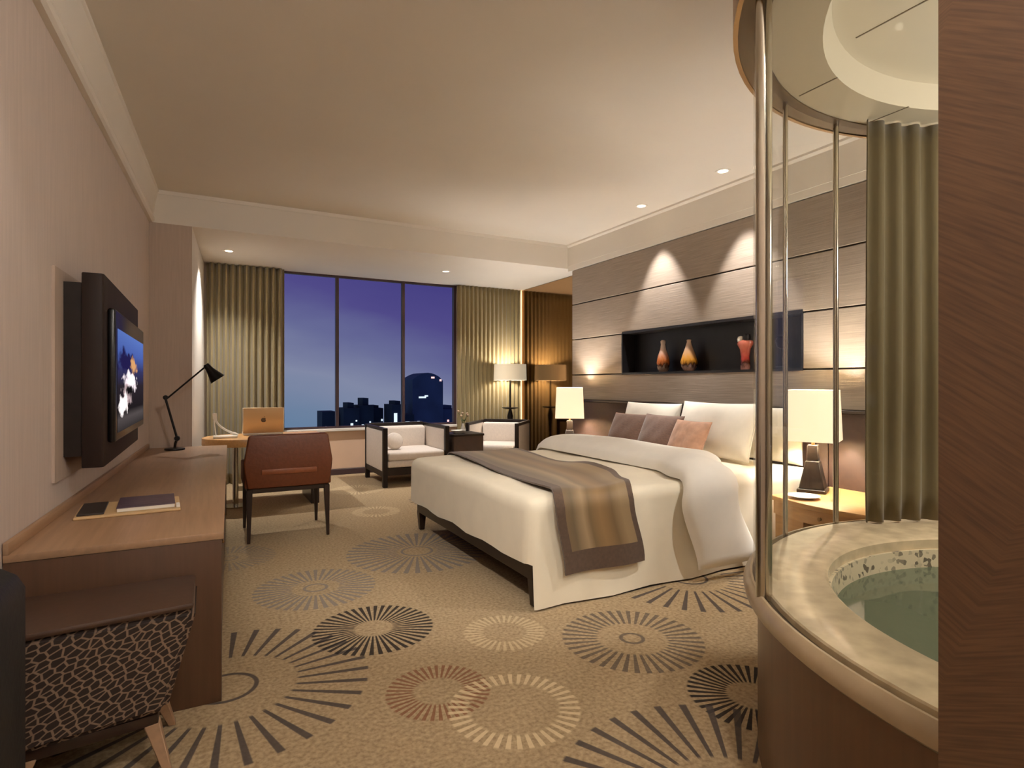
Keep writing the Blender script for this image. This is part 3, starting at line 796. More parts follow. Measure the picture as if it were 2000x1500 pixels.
pk = mk('timber_offcut', b, 'console_side'); tag(pk, 'flat brown wooden board lying on the carpet beside the stool', 'board')
cs = thing('upright_case', 'black leather upright case at the left edge of the photo', 'case', (-0.54, 1.9, 0))
b = B(); prism(b, [(-0.665, 0.05), (-0.45, 0.05), (-0.434, 0.07), (-0.434, 0.80), (-0.452, 0.835), (-0.56, 0.905), (-0.665, 0.905)], 1.60, 2.0, 0.008, 'y', 3); mk('body', b, 'black_leather', cs)
b = B(); prism(b, [(-0.665, .885), (-0.56, .885), (-0.447, .815), (-0.434, .80), (-0.431, .806), (-0.450, .84), (-0.558, .911), (-0.665, .911)], 1.594, 1.606, 0, 'y'); mk('edge_trim', b, 'black_metal', cs)
for x in (-0.63, -0.47):
    for y in (1.66, 1.94):
        b = B(); lathe(b, [(0, 0), (.022, 0), (.025, .02), (.025, .052), (0, .052)], 14, x, y); mk('foot', b, 'black_metal', cs)

# ================================================================== BED
bed = thing('bed', 'wide bed with dark wooden base against the panelled headboard wall', 'bed', (3.0, 4.07, 0))
b = B(); box(b, 1.73, 4.40, 2.985, 5.13, 0.16, 0.28, 0.006, 1); mk('base_rail', b, 'dark_wood', bed)
b = B(); box(b, 1.76, 4.40, 3.02, 5.10, 0.28, 0.60, 0.05, 3); mk('mattress', b, 'linen', bed)
for x, y in ((1.765, 3.015), (1.765, 5.10), (4.34, 3.02), (4.34, 5.10)):
    b = B(); taper(b, x, y, 0, 0.17, 0.022, 0.036, bev=0.003); mk('leg', b, 'dark_wood', bed)

hb = thing('headboard', 'low dark brown leather headboard running along the wall behind the bed', 'headboard', (4.49, 4.0, 0))
ys = [6.64, 5.25, 4.07, 2.9, 1.2]
for i in range(4):
    b = B(); box(b, 4.455, 4.497, ys[i + 1] + .003, ys[i] - .003, 0.02, 1.115, 0.008, 2); mk('cushion_panel', b, 'headboard_leather', hb)
b = B(); box(b, 4.445, 4.50, 1.2, 6.64, 1.115, 1.14, 0.003, 1); mk('cap_rail', b, 'dark_wood', hb)

# coverlet
b = B(); box(b, 1.675, 4.40, 2.93, 5.20, 0.27, 0.665)
es = [e for e in b.edges if not all(v.co.z < 0.3 for v in e.verts)]
bmesh.ops.bevel(b, geom=es, offset=0.085, segments=5, affect='EDGES', profile=0.55)
bmesh.ops.delete(b, geom=[f for f in b.faces if all(v.co.z < 0.275 for v in f.verts)], context='FACES')
bmesh.ops.subdivide_edges(b, edges=[e for e in b.edges if e.calc_length() > 0.5], cuts=14, use_grid_fill=True)
for v in b.verts:
    if v.co.z > 0.5: v.co.z += 0.006 * math.sin(v.co.x * 5 + v.co.y * 3) + 0.004 * math.sin(v.co.y * 9)
    elif v.co.x < 1.68: v.co.x += 0.006 * math.sin(v.co.y * 8)
    if v.co.z < 0.29 and v.co.x < 1.69: v.co.z += 0.008 * math.sin(v.co.y * 11)
bnd = [e for e in b.edges if e.is_boundary and all(v.co.y < 2.962 for v in e.verts)]
for lev, z_ in enumerate((0.19, 0.10, 0.012)):
    ret = bmesh.ops.extrude_edge_only(b, edges=bnd)['geom']
    for v in ret:
        if isinstance(v, bmesh.types.BMVert): v.co.z = z_; v.co.y -= 0.004 + 0.003 * (lev + 1) * math.sin(v.co.x * 9)
    bnd = [e for e in ret if isinstance(e, bmesh.types.BMEdge) and all(abs(v.co.z - z_) < 1e-6 for v in e.verts)]
o = mk('coverlet', b, 'coverlet', smooth=60); tag(o, 'cream coverlet stretched over the bed and hanging to the floor on one side', 'coverlet')

def resample(poly, n):
    P = [Vector(p) for p in poly]; L = [0]
    for i in range(1, len(P)): L.append(L[-1] + (P[i] - P[i - 1]).length)
    out = []
    for k in range(n + 1):
        s = L[-1] * k / n; i = 1
        while i < len(P) - 1 and L[i] < s: i += 1
        t = (s - L[i - 1]) / max(1e-9, L[i] - L[i - 1]); out.append(P[i - 1].lerp(P[i], t))
    return out
def rounded(y_l, z_l, ztop, y_r, z_r, r):
    p = [(y_l, z_l), (y_l, ztop - r)]
    for k in range(1, 8): a = PI / 2 * k / 8; p.append((y_l - r + r * math.cos(a), ztop - r + r * math.sin(a)))
    p += [(y_l - r, ztop), (y_r + r, ztop)]
    for k in range(1, 8): a = PI / 2 * k / 8; p.append((y_r + r - r * math.sin(a), ztop - r + r * math.cos(a)))
    p += [(y_r, ztop - r), (y_r, z_r)]
    return p
def interp(tab, s):
    if s <= tab[0][0]: return tab[0][1]
    for (a, u), (c, w) in zip(tab, tab[1:]):
        if s <= c:
            t = (s - a) / (c - a); t = t * t * (3 - 2 * t); return u + (w - u) * t
    return tab[-1][1]
def drape(path, n, nu, x0, x1, th, name, ml, parent=None, wob=None, border=None):
    """path (y,z) -> sheet; x0,x1 functions of normalized s; th(u,s) outer offset"""
    P = resample(path, n); bm = B(); uvl = bm.loops.layers.uv.new('UVMap'); O = []; I = []
    for k in range(n + 1):
        s = k / n; p = P[k]; t = (P[min(k + 1, n)] - P[max(k - 1, 0)]).normalized(); nn = Vector((t.y, -t.x))
        ro, ri = [], []
        for j in range(nu + 1):
            u = j / nu; x = x0(s) + (x1(s) - x0(s)) * u; w = wob(u, s) if wob else 0.0; h = th(u, s)
            ro.append(bm.verts.new((x, p.x + nn.x * (h + w), p.y + nn.y * (h + w)))); ri.append(bm.verts.new((x, p.x + nn.x * w * .9, p.y + nn.y * w * .9)))
        O.append(ro); I.append(ri)
    for k in range(n):
        for j in range(nu):
            f = bm.faces.new((O[k][j], O[k][j + 1], O[k + 1][j + 1], O[k + 1][j]))
            for lp_, q in zip(f.loops, ((j, k), (j + 1, k), (j + 1, k + 1), (j, k + 1))): lp_[uvl].uv = (q[0] / nu, q[1] / n)
            if border: f.material_index = border(j, nu, k, n)
            g = bm.faces.new((I[k][j], I[k + 1][j], I[k + 1][j + 1], I[k][j + 1]))
            if border: g.material_index = 1
    for k in range(n):
        for j in (0, nu):
            f = bm.faces.new((O[k][j], O[k + 1][j], I[k + 1][j], I[k][j]))
            if border: f.material_index = 1
    for k in (0, n):
        for j in range(nu):
            f = bm.faces.new((O[k][j], O[k][j + 1], I[k][j + 1], I[k][j]))
            if border: f.material_index = 1
    return mk(name, bm, ml, parent, smooth=70)

# throw runner
pth = rounded(5.215, 0.36, 0.676, 2.905, 0.20, 0.085)
L0 = 0.315 + 2.3 + .7
x0 = lambda s: interp([(0, 2.06), (0.12, 2.06), (0.80, 1.90), (0.86, 1.83), (1.0, 1.90)], s)
x1 = lambda s: interp([(0, 2.78), (0.12, 2.78), (0.45, 2.68), (0.68, 2.66), (0.80, 2.52), (0.86, 2.42), (1.0, 2.52)], s)
def wobt(u, s):
    w = 0.010 * math.sin(u * 7 + s * 9) * (0.3 + s)
    w += 0.05 * math.exp(-((s - 0.60) / 0.10) ** 2) * max(0, u - 0.55) * 2.0
    return w + 0.010
def bord(j, nu, k, n):
    return 1 if (j < 3 or j >= nu - 2 or k >= n - 4 or k < 4) else 0
o = drape(pth, 90, 28, x0, x1, lambda u, s: 0.010, 'bed_runner', ['throw_gold', 'throw_border'], wob=wobt, border=bord)
tag(o, 'gold striped bed runner with brown border draped across the foot of the bed', 'bed runner')

# duvet
pth = rounded(5.26, 0.34, 0.672, 2.90, 0.085, 0.09); pth[-1] = (2.85, 0.085)
x0 = lambda s: interp([(0, 3.10), (0.2, 3.10), (0.66, 3.08), (0.78, 2.94), (0.86, 2.84), (1.0, 2.95)], s)
x1 = lambda s: interp([(0, 3.72), (0.5, 3.74), (0.70, 3.66), (0.80, 3.40), (0.86, 3.36), (1.0, 3.52)], s)
def thd(u, s):
    puff = math.sin(PI * min(1, max(0, u))) ** 0.45
    top = 1.0 if 0.1 < s < 0.8 else 0.55
    t = interp([(0, 0.5), (0.08, .8), (0.2, 1), (0.72, 1), (0.84, .66), (0.93, .60), (0.985, .52), (1, .15)], s)
    return 0.006 + 0.145 * puff * t + 0.006 * math.sin(s * 16 + u * 3) * puff
o = drape(pth, 80, 24, x0, x1, thd, 'duvet', ['linen'], wob=lambda u, s: 0.012)
tag(o, 'puffy white duvet folded back over the upper half of the bed', 'duvet')

# pillows
def pillow(name, w, h, t, m, loc, rx, rz, label, grp, piping=None, n=18):
    bm = B()
    def prof(u, v, sgn):
        d = max(0, (1 - abs(u) ** 2.6)) * max(0, (1 - abs(v) ** 2.6))
        px = 1 - 0.07 * (1 - v * v) * 0 - 0.05 * (1 - abs(v) ** 2) * abs(u) ** 3
        pz = 1 - 0.05 * (1 - abs(u) ** 2) * abs(v) ** 3
        wr = 0.004 * math.sin(u * 9 + v * 5) * d
        return (w / 2 * u * px, sgn * (t / 2 * d ** 0.5 + wr), h / 2 * v * pz)
    F = [[None] * (n + 1) for _ in range(n + 1)]; R = [[None] * (n + 1) for _ in range(n + 1)]
    for i in range(n + 1):
        for j in range(n + 1):
            u = math.sin(PI / 2 * (2 * i / n - 1)); v = math.sin(PI / 2 * (2 * j / n - 1))
            F[i][j] = bm.verts.new(prof(u, v, -1))
            R[i][j] = F[i][j] if i in (0, n) or j in (0, n) else bm.verts.new(prof(u, v, 1))
    for i in range(n):
        for j in range(n):
            bm.faces.new((F[i][j], F[i + 1][j], F[i + 1][j + 1], F[i][j + 1])); bm.faces.new((R[i][j], R[i][j + 1], R[i + 1][j + 1], R[i + 1][j]))
    root = thing(name, label, 'pillow' if name == 'pillow' else 'cushion', loc, 0, grp, local=True)
    root.rotation_euler = (rx, 0, rz)
    ob = mk('case', bm, m, root, smooth=80)
    if piping:
        pb = B(); path = []
        for k in range(80):
            q = k / 80 * 4; sd = int(q); f = 2 * (q - sd) - 1
            u, v = ((f, -1), (1, f), (-f, 1), (-1, -f))[sd]; path.append(prof(u, v, 1))
        path.append(path[0]); tube(pb, path, 0.005, 6); mk('piping', pb, piping, root)
    return root
HP = PI / 2
G1 = 'bed pillows'; G2 = 'throw cushions on the bed'
pillow('pillow', 0.86, 0.48, 0.20, 'pillow_white', (4.25, 4.80, 0.915), 0.26, HP, 'white pillow leaning on the headboard behind the brown cushions', G1)
pillow('pillow', 0.94, 0.52, 0.20, 'pillow_white', (4.14, 3.80, 0.93), 0.32, HP - .04, 'large white pillow with seamed edge behind the tan cushion', G1, 'pillow_white')
pillow('pillow', 0.76, 0.48, 0.12, 'pillow_white', (4.36, 3.42, 0.912), 0.10, HP, 'white pillow nearest the right bedside lamp', G1)
pillow('cushion', 0.55, 0.36, 0.15, 'cushion_brown', (4.00, 4.86, 0.862), 0.42, HP + .03, 'brown cushion nearest the left bedside lamp', G2, 'cushion_tan')
pillow('cushion', 0.54, 0.38, 0.15, 'cushion_brown', (3.95, 4.32, 0.865), 0.42, HP - .02, 'brown cushion in the middle between another brown cushion and the tan one', G2, 'cushion_brown')
pillow('cushion', 0.44, 0.36, 0.14, 'cushion_tan', (3.84, 3.83, 0.85), 0.45, HP - .05, 'light tan cushion in front of the large white pillow', G2, 'cushion_tan')

# ================================================================== BEDSIDE TABLES AND LAMPS
def nightstand(name, loc, label):
    r = thing(name, label, 'nightstand', loc, 0, 'bedside tables', local=True)
    # local: x from -0.40 (front, bowed) to 0.40 (wall); y +-0.45
    def bow(xf, bulge, y0, y1, n=12):
        return [(xf - bulge * (1 - (2 * k / n - 1) ** 2), y1 + (y0 - y1) * k / n) for k in range(n + 1)]
    b = B(); prism(b, [(0.38, -0.44), (0.38, 0.44)] + bow(-0.34, 0.09, -0.44, 0.44), 0.485, 0.52, 0.004); mk('top', b, 'oak', r)
    b = B(); prism(b, [(0.36, -0.43), (0.36, 0.43)] + bow(-0.32, 0.09, -0.43, 0.43), 0.385, 0.485, 0.003); d = mk('drawer', b, 'oak', r)
    b = B(); lathe(b, [(0, 0), (.012, 0), (.014, .012), (0, .016)], 12); bmesh.ops.rotate(b, verts=b.verts, matrix=Matrix.Rotation(-PI / 2, 3, 'Y')); bmesh.ops.translate(b, verts=b.verts, vec=(-0.41, 0, 0.435)); mk('knob', b, 'bronze', d)
    b = B(); box(b, -0.30, 0.36, 0.20, 0.43, 0.0, 0.385, 0.003, 1); mk('cabinet', b, 'oak', r)
    b = B(); box(b, -0.30, 0.36, -0.43, -0.39, 0.0, 0.385, 0.003, 1); mk('side_panel', b, 'oak', r)
    b = B(); box(b, -0.28, 0.36, -0.39, 0.20, 0.04, 0.07); mk('shelf', b, 'dark_wood', r, smooth=0)
    b = B(); box(b, 0.34, 0.36, -0.39, 0.20, 0.07, 0.385); mk('back_panel', b, 'dark_wood', r, smooth=0)
    return r
n1 = nightstand('nightstand', (4.07, 2.44, 0), 'bow-fronted oak nightstand between the bed and the glass bath screen')
n2 = dup(n1, (4.07, 5.77, 0), 0, 'bow-fronted oak nightstand on the window side of the bed')

def table_lamp(loc, label, rz):
    r = thing('table_lamp', label, 'lamp', loc, rz, 'bedside lamps', local=True)
    b = B(); taper(b, 0, 0, 0.0, 0.028, 0.10, 0.10, bev=0.004); mk('foot', b, 'espresso', r)
    b = B(); taper(b, 0, 0, 0.028, 0.24, 0.088, 0.048, bev=0.006); taper(b, 0, 0, 0.24, 0.36, 0.040, 0.036, bev=0.004); mk('base', b, 'espresso', r)
    b = B(); lathe(b, [(0, .355), (.012, .355), (.012, .44), (0, .44)], 12); mk('stem', b, 'bronze', r)
    b = B(); lathe(b, [(0, .44), (.016, .44), (.035, .50), (.03, .545), (0, .56)], 14); mk('bulb', b, 'downlight_lit', r)
    b = B()
    lo = [b.verts.new((s * .182, t * .182, .395)) for s, t in ((-1, -1), (1, -1), (1, 1), (-1, 1))]
    hi = [b.verts.new((s * .166, t * .166, .785)) for s, t in ((-1, -1), (1, -1), (1, 1), (-1, 1))]
    for i in range(4): b.faces.new((lo[i], lo[(i + 1) % 4], hi[(i + 1) % 4], hi[i]))
    o = mk('lamp_shade', b, 'shade_lit', r, smooth=0); md = o.modifiers.new('t', 'SOLIDIFY'); md.thickness = 0.004
    b = B(); box(b, -.168, .168, -.003, .003, .70, .704); mk('spider', b, 'bronze', r, smooth=0)
    return r
for loc, rz_, lb in (((4.13, 2.81, 0.52), -math.radians(64), 'lit square-shaded table lamp on the nightstand seen through the bath screen'), ((4.13, 6.17, 0.52), -math.radians(34), 'lit square-shaded table lamp on the window side of the bed')):
    t_ = table_lamp(loc, lb, rz_)
    l_ = lamp('lamp_light', 'POINT', (loc[0], loc[1], loc[2] + 0.60), 56, size=0.06)

b = B(); lathe(b, [(0, .5202), (.05, .5202), (.105, .538), (.11, .541), (.05, .528), (0, .526)], 28, 3.83, 2.68); tag(mk('saucer', b, 'bowl_white'), 'white saucer on the nightstand by the bed', 'dish')
b = B(); lathe(b, [(0, .5202), (.03, .5202), (.034, .61), (.031, .61), (.028, .527), (0, .527)], 20, 3.92, 2.50); tag(mk('tumbler', b, 'screen_glass'), 'small clear tumbler on the nightstand near the lamp', 'glass')

# ================================================================== NICHE OBJECTS
Zn = NZ0 + 0.0125
XN = XH + 0.085
b = B(); lathe(b, [(0, 0), (.045, 0), (.062, .03), (.075, .10), (.06, .18), (.035, .25), (.026, .31), (.032, .345), (.022, .36), (.02, .34), (0, .33)], 26, XN, 4.945); bmesh.ops.translate(b, verts=b.verts, vec=(0, 0, Zn)); tag(mk('slim_vase', b, 'glaze_rust'), 'slim rust and white vase, leftmost in the wall niche', 'vase', 'niche ceramics')
b = B(); lathe(b, [(0, 0), (.05, 0), (.085, .05), (.09, .10), (.07, .17), (.042, .25), (.022, .315), (.026, .335), (.018, .34), (.016, .32), (0, .31)], 26, XN, 4.55); bmesh.ops.translate(b, verts=b.verts, vec=(0, 0, Zn)); tag(mk('pear_vase', b, 'glaze_amber'), 'pear-shaped amber vase second from the left in the wall niche', 'vase', 'niche ceramics')
fg = thing('figurine', 'red standing figurine with pale shoulder near the pole in the wall niche', 'figurine', (XN, 3.82, Zn), 0, 'niche ceramics', local=True)
b = B(); lathe(b, [(0, 0), (.05, 0), (.055, .03), (.045, .12), (.058, .2), (.088, .25), (.08, .275), (.03, .29), (0, .295)], 24, sx=0.6); mk('robe', b, 'glaze_red', fg)
b = B(); lathe(b, [(0, .0), (.028, .012), (.036, .04), (.03, .07), (0, .082)], 18); bmesh.ops.translate(b, verts=b.verts, vec=(-0.005, -0.025, .265)); mk('head', b, 'niche_dark', fg)
b = B(); lathe(b, [(0, .0), (.03, .012), (.035, .035), (.025, .06), (0, .068)], 18); bmesh.ops.translate(b, verts=b.verts, vec=(-0.012, 0.042, .26)); mk('bundle', b, 'bowl_white', fg)
sc_ = thing('dark_sculpture', 'small dark abstract sculpture at the right end of the wall niche', 'sculpture', (XN, 3.42, Zn), 0, 'niche ceramics', local=True)
b = B(); box(b, -.03, .03, -.04, .04, 0, .02, .003, 1); mk('plinth', b, 'niche_dark', sc_)
b = B(); tube(b, [(0, 0, .02), (0, 0, .2)], .007); mk('stem', b, 'black_metal', sc_)
b = B(); lathe(b, [(0, .17), (.05, .2), (.07, .25), (.045, .29), (0, .30)], 18, sx=.5); mk('disc', b, 'black_metal', sc_)

# ================================================================== SEATING BY THE WINDOW
def armchair(name, loc, rz, label, W=0.92, D=0.98):
    r = thing(name, label, 'armchair', loc, rz, 'pair of armchairs by the window', local=True)
    w, d = W / 2, D / 2
    for sx in (-1, 1):
        for y in (-d + .03, d - .03):
            b = B(); box(b, sx * (w - .03) - .03, sx * (w - .03) + .03, y - .03, y + .03, 0, .775, .004, 1); mk('leg', b, 'espresso', r)
        b = B(); box(b, sx * (w - .03) - .022, sx * (w - .03) + .022, -d + .06, d - .06, .735, .775, .003, 1); mk('arm_rail', b, 'espresso', r)
        b = B(); box(b, sx * (w - .03) - .022, sx * (w - .03) + .022, -d + .06, d - .06, .13, .20, .003, 1); mk('lower_rail', b, 'espresso', r)
        b = B(); box(b, sx * (w - .03) - .026, sx * (w - .03) + .026, -d + .062, d - .062, .205, .732, .01, 2); mk('arm_panel', b, 'upholstery', r)
    b = B(); box(b, -w + .06, w - .06, d - .055, d - .005, .735, .785, .003, 1); mk('top_rail', b, 'espresso', r)
    b = B(); box(b, -w + .06, w - .06, d - .055, d - .01, .20, .735, .006, 1); mk('back_panel', b, 'upholstery', r)
    b = B(); box(b, -w + .06, w - .06, -d + .02, d - .06, .15, .25, .004, 1); mk('seat_frame', b, 'espresso', r)
    b = B(); box(b, -w + .062, w - .062, -d + .01, d - .06, .25, .34, .025, 3); mk('seat_base', b, 'upholstery', r)
    b = B(); box(b, -w + .065, w - .065, -d + .0, d - .2, .34, .45, .035, 3); mk('seat_cushion', b, 'upholstery', r)
    b = B(); box(b, -w + .065, w - .065, d - .20, d - .057, .345, .74, .045, 3); mk('back_cushion', b, 'upholstery', r)
    return r
a1 = armchair('armchair', (2.48, 7.83, 0), 0, 'white cushioned dark-framed armchair facing the camera below the window')
a2 = dup(a1, (3.98, 7.90, 0), -math.radians(42), 'white cushioned dark-framed armchair turned at an angle beside the floor lamp')
for o_ in (a2,): o_.scale = (0.88, 0.86, 1.0)
b = B(); lathe(b, [(0, -.07), (.06, -.068), (.105, -.045), (.12, 0), (.105, .045), (.06, .068), (0, .07)], 26)
bmesh.ops.rotate(b, verts=b.verts, matrix=Matrix.Rotation(PI / 2 - .35, 3, 'X')); bmesh.ops.translate(b, verts=b.verts, vec=(2.28, 7.72, 0.565)); tag(mk('round_cushion', b, 'upholstery'), 'small round white cushion on the armchair below the window', 'cushion')

stb = thing('side_table', 'dark brown boxy side table between the two armchairs', 'table', (3.2, 7.52, 0))
b = B(); box(b, 2.965, 3.43, 7.26, 7.72, .63, .66, .004, 1); mk('top', b, 'espresso', stb)
b = B(); box(b, 2.975, 3.42, 7.27, 7.71, .30, .63, .004, 1); mk('body', b, 'headboard_leather', stb)
for x in (3.0, 3.395):
    for y in (7.295, 7.685):
        b = B(); box(b, x - .02, x + .02, y - .02, y + .02, 0, .30); mk('leg', b, 'espresso', stb)
b = B(); lathe(b, [(0, .6602), (.05, .6602), (.10, .70), (.105, .705), (.095, .702), (.045, .672), (0, .672)], 26, 3.10, 7.42); tag(mk('fruit_bowl', b, 'bowl_white'), 'small shallow white bowl on the dark side table', 'bowl')
vs_ = thing('bud_vase', 'small bud vase with a pale sprig on the dark side table', 'vase', (3.22, 7.52, 0.66))
b = B(); lathe(b, [(0, .6602), (.03, .6602), (.04, .70), (.02, .76), (.018, .79), (.014, .79), (.014, .76), (0, .70)], 18, 3.22, 7.52); mk('body', b, 'bowl_white', vs_)
for k in range(5):
    a = k * 1.3; tip = (3.22 + .07 * math.cos(a), 7.52 + .07 * math.sin(a), .90 + .03 * (k % 3))
    b = B(); tube(b, [(3.22, 7.52, .72), (3.22 + .02 * math.cos(a), 7.52 + .02 * math.sin(a), .82), tip], .0025, 5); sm = mk('stem', b, 'leaf', vs_)
    b = B(); lathe(b, [(0, -.02), (.016, -.005), (.02, .008), (0, .02)], 8); bmesh.ops.translate(b, verts=b.verts, vec=tip); mk('blossom', b, 'petal', sm)
    b = B(); q = [(0, 0), (.012, .02), (0, .05), (-.012, .02)]
    prism(b, q, -.001, .001, 0, 'y'); bmesh.ops.rotate(b, verts=b.verts, matrix=Matrix.Rotation(.8, 3, 'X') @ Matrix.Rotation(0, 3, 'Z')); bmesh.ops.rotate(b, verts=b.verts, matrix=Matrix.Rotation(a, 3, 'Z')); bmesh.ops.translate(b, verts=b.verts, vec=(3.22 + .02 * math.cos(a), 7.52 + .02 * math.sin(a), .82)); mk('leaf', b, 'leaf', sm)

fl = thing('floor_lamp', 'floor lamp with cream drum shade in the corner by the mirror panel', 'lamp', (4.42, 8.36, 0))
b = B(); lathe(b, [(0, 0), (.15, 0), (.155, .012), (.15, .02), (.03, .035), (0, .035)], 30, 4.42, 8.36); mk('base', b, 'black_metal', fl)
b = B(); lathe(b, [(0, .03), (.028, .03), (.03, .3), (.022, .5), (.035, .7), (.05, .82), (.03, .9), (.022, .94), (.016, .97), (.014, 1.5), (0, 1.5)], 18, 4.42, 8.36); mk('pole', b, 'black_metal', fl)
b = B(); lathe(b, [(0, .935), (.09, .94), (.135, .955), (.135, .965), (.06, .965), (0, .96)], 26, 4.42, 8.36); mk('tray', b, 'black_metal', fl)
b = B(); lathe(b, [(.272, 1.41), (.265, 1.675), (.262, 1.675), (.269, 1.41)], 40, 4.42, 8.36, closed=True); mk('lamp_shade', b, 'lampshade_dim', fl)
b = B(); box(b, 4.42 - .262, 4.42 + .262, 8.357, 8.363, 1.49, 1.497); mk('spider', b, 'black_metal', fl, smooth=0)
lamp('floor_lamp_light', 'POINT', (4.42, 8.36, 1.58), 22, size=.06)
b = B(); box(b, 4.785, 4.808, YW - .035, YW - .012, 0.09, ZS - .01, .003, 1); tag(mk('corner_light_strip', b, 'strip_lit'), 'thin glowing vertical light strip in the corner beside the mirror panel', 'light strip')

# ================================================================== BATH
bt = thing('bathtub', 'round built-in bathtub with cream marble deck and brown wood drum', 'bathtub', (CX, CY, 0))
A0, A1 = 0, 2 * PI
b = B(); lathe(b, [(1.325, 0), (1.325, .575), (1.26, .575), (1.26, 0)], 96, CX, CY, closed=True); mk('drum', b, 'drum_wood', bt)
b = B(); lathe(b, [(1.335, .575), (1.355, .578), (1.372, .592), (1.376, .612), (1.368, .632), (1.352, .645), (1.344, .645), (1.344, .575)], 96, CX, CY, closed=True); mk('moulding', b, 'moulding', bt)
b = B(); lathe(b, [(1.344, .575), (1.344, .628), (1.318, .628), (1.318, .575)], 96, CX, CY, closed=True); mk('drain_channel', b, 'groove_dark', bt)
PX, PY, PR = 2.545, 0.54, 0.937
n = 96; b = B()
loops = []
for R_, cx_, cy_, z_ in ((1.318, CX, CY, .60), (1.318, CX, CY, .645), (1.313, CX, CY, .65), (PR + .012, PX, PY, .65), (PR, PX, PY, .642), (PR, PX, PY, .60)):
    loops.append([b.verts.new((cx_ + R_ * math.cos(2 * PI * k / n), cy_ + R_ * math.sin(2 * PI * k / n), z_)) for k in range(n)])
for i in range(len(loops)):
    a_, c_ = loops[i], loops[(i + 1) % len(loops)]
    for k in range(n): b.faces.new((a_[k], a_[(k + 1) % n], c_[(k + 1) % n], c_[k]))
mk('marble_deck', b, 'marble', bt)
b = B(); lathe(b, [(PR + .0, .60), (PR - .012, .60), (PR - .03, .45), (PR - .07, .2), (PR - .2, .09), (0, .07), (0, .05), (PR - .02, .05), (PR, .3)], 96, PX, PY); mk('basin', b, 'pebble_mosaic', bt)
b = B(); lathe(b, [(0, .525), (PR - .022, .525)], 96, PX, PY); mk('water', b, 'water', bt, 'green tinted still water')

cn = thing('bath_canopy', 'round ceiling canopy with bronze fascia above the bathtub', 'canopy', (CX, CY, 2.66))
b = B(); lathe(b, [(1.412, 2.66), (1.412, ZC), (1.395, ZC), (1.395, 2.66)], 96, CX, CY, closed=True); mk('fascia', b, 'bronze', cn)
b = B(); lathe(b, [(1.395, 2.666), (1.395, 2.71), (1.295, 2.71), (1.295, 2.666)], 96, CX, CY, closed=True); mk('glass_track', b, 'bronze_dark', cn)
b = B(); lathe(b, [(1.295, 2.672), (1.295, 2.72), (1.10, 2.72), (1.10, 2.672)], 96, CX, CY, closed=True); mk('ceiling_ring', b, 'bath_paint', cn)
b = B(); lathe(b, [(1.10, 2.672), (1.07, 2.78), (1.03, 2.80), (0.0, 2.80), (0, 2.83), (1.10, 2.83)], 96, CX, CY); mk('dome', b, 'bath_paint', cn)
b = B(); box(b, 2.397, 2.403, CY + 1.06, CY + 1.24, 2.670, 2.673); mk('joint', b, 'joint_grey', cn, smooth=0)
b = B(); box(b, 2.397, 2.403, CY - .98, CY + .98, 2.798, 2.801); mk('joint', b, 'joint_grey', cn, smooth=0)
b = B(); box(b, 2.95, 2.956, CY + 1.06, CY + 1.24, 2.670, 2.673); mk('joint', b, 'joint_grey', cn, smooth=0)

gs = thing('glass_screen', 'curved clear glass screen with metal posts around the bathtub', 'glass screen', (CX, CY, .65))
RG = 1.337
def ang(x, y): return math.atan2(y - CY, x - CX)
p1, p2, p3 = ang(1.648, 1.298), ang(2.39, 1.746), ang(2.81, 1.742)
p0 = math.radians(186); p4 = ang(3.10, 1.80)
for a, r_, lb in ((p1, .026, 'thick polished metal post'), (p2, .011, None), (p3, .013, None)):
    b = B(); x, y = CX + RG * math.cos(a), CY + RG * math.sin(a)
    lathe(b, [(0, .628), (r_, .628), (r_, 2.666), (0, 2.666)], 24, x, y); mk('post', b, 'chrome', gs, lb)
def pane(a, c):
    b = B(); sweep_arc(b, [(RG - .003, .63), (RG + .003, .63), (RG + .003, 2.664), (RG - .003, 2.664)], CX, CY, a, c, 28); mk('pane', b, 'screen_glass', gs)
e_ = .012
pane(p1 + .024, p0); pane(p2 + e_, p1 - .024); pane(p3 + e_, p2 - e_); pane(p4, p3 - e_)
arc = [(CX + 1.245 * math.cos(math.radians(80.5) - k * .05), CY + 1.245 * math.sin(math.radians(80.5) - k * .05)) for k in range(26)]
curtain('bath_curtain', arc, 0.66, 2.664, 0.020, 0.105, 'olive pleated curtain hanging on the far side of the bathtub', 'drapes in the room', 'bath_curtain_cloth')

# ================================================================== DOWNLIGHTS
def downlight(x, y, z, label, power, spot, blend=0.6, tilt=None, r=0.045, grp='recessed downlights'):
    t = thing('downlight', label, 'downlight', (x, y, z), 0, grp, local=True)
    b = B(); lathe(b, [(r, -.004), (r * 1.45, -.004), (r * 1.5, -.001), (r * 1.5, 0), (r, 0)], 24, closed=True); mk('trim_ring', b, 'trim_paint', t)
    b = B(); lathe(b, [(0, -.0015), (r, -.0015)], 24); mk('lens', b, 'downlight_lit', t)
    if power:
        o = lamp('downlight_beam', 'SPOT', (0, 0, -.012), power, spot=spot, blend=blend, size=.03, parent=t, rot=tilt)
    return t
downlight(4.17, 3.72, ZC, 'ceiling downlight washing the headboard wall, nearer the bath', 130, math.radians(56), .5, (0, -.12, 0))
downlight(4.20, 4.87, ZC, 'ceiling downlight washing the headboard wall above the amber vases', 130, math.radians(56), .5, (0, -.12, 0))
downlight(0.238, 7.774, ZS, 'soffit downlight above the left curtain and desk', 140, math.radians(112), .9)
downlight(3.036, 7.72, ZS, 'soffit downlight above the window armchairs', 150, math.radians(112), .9)
downlight(3.80, 1.50, ZC, 'added unseen fill downlight between the bath canopy and the bed', 150, math.radians(135), .9)  # added out of view to brighten the bed side and carpet
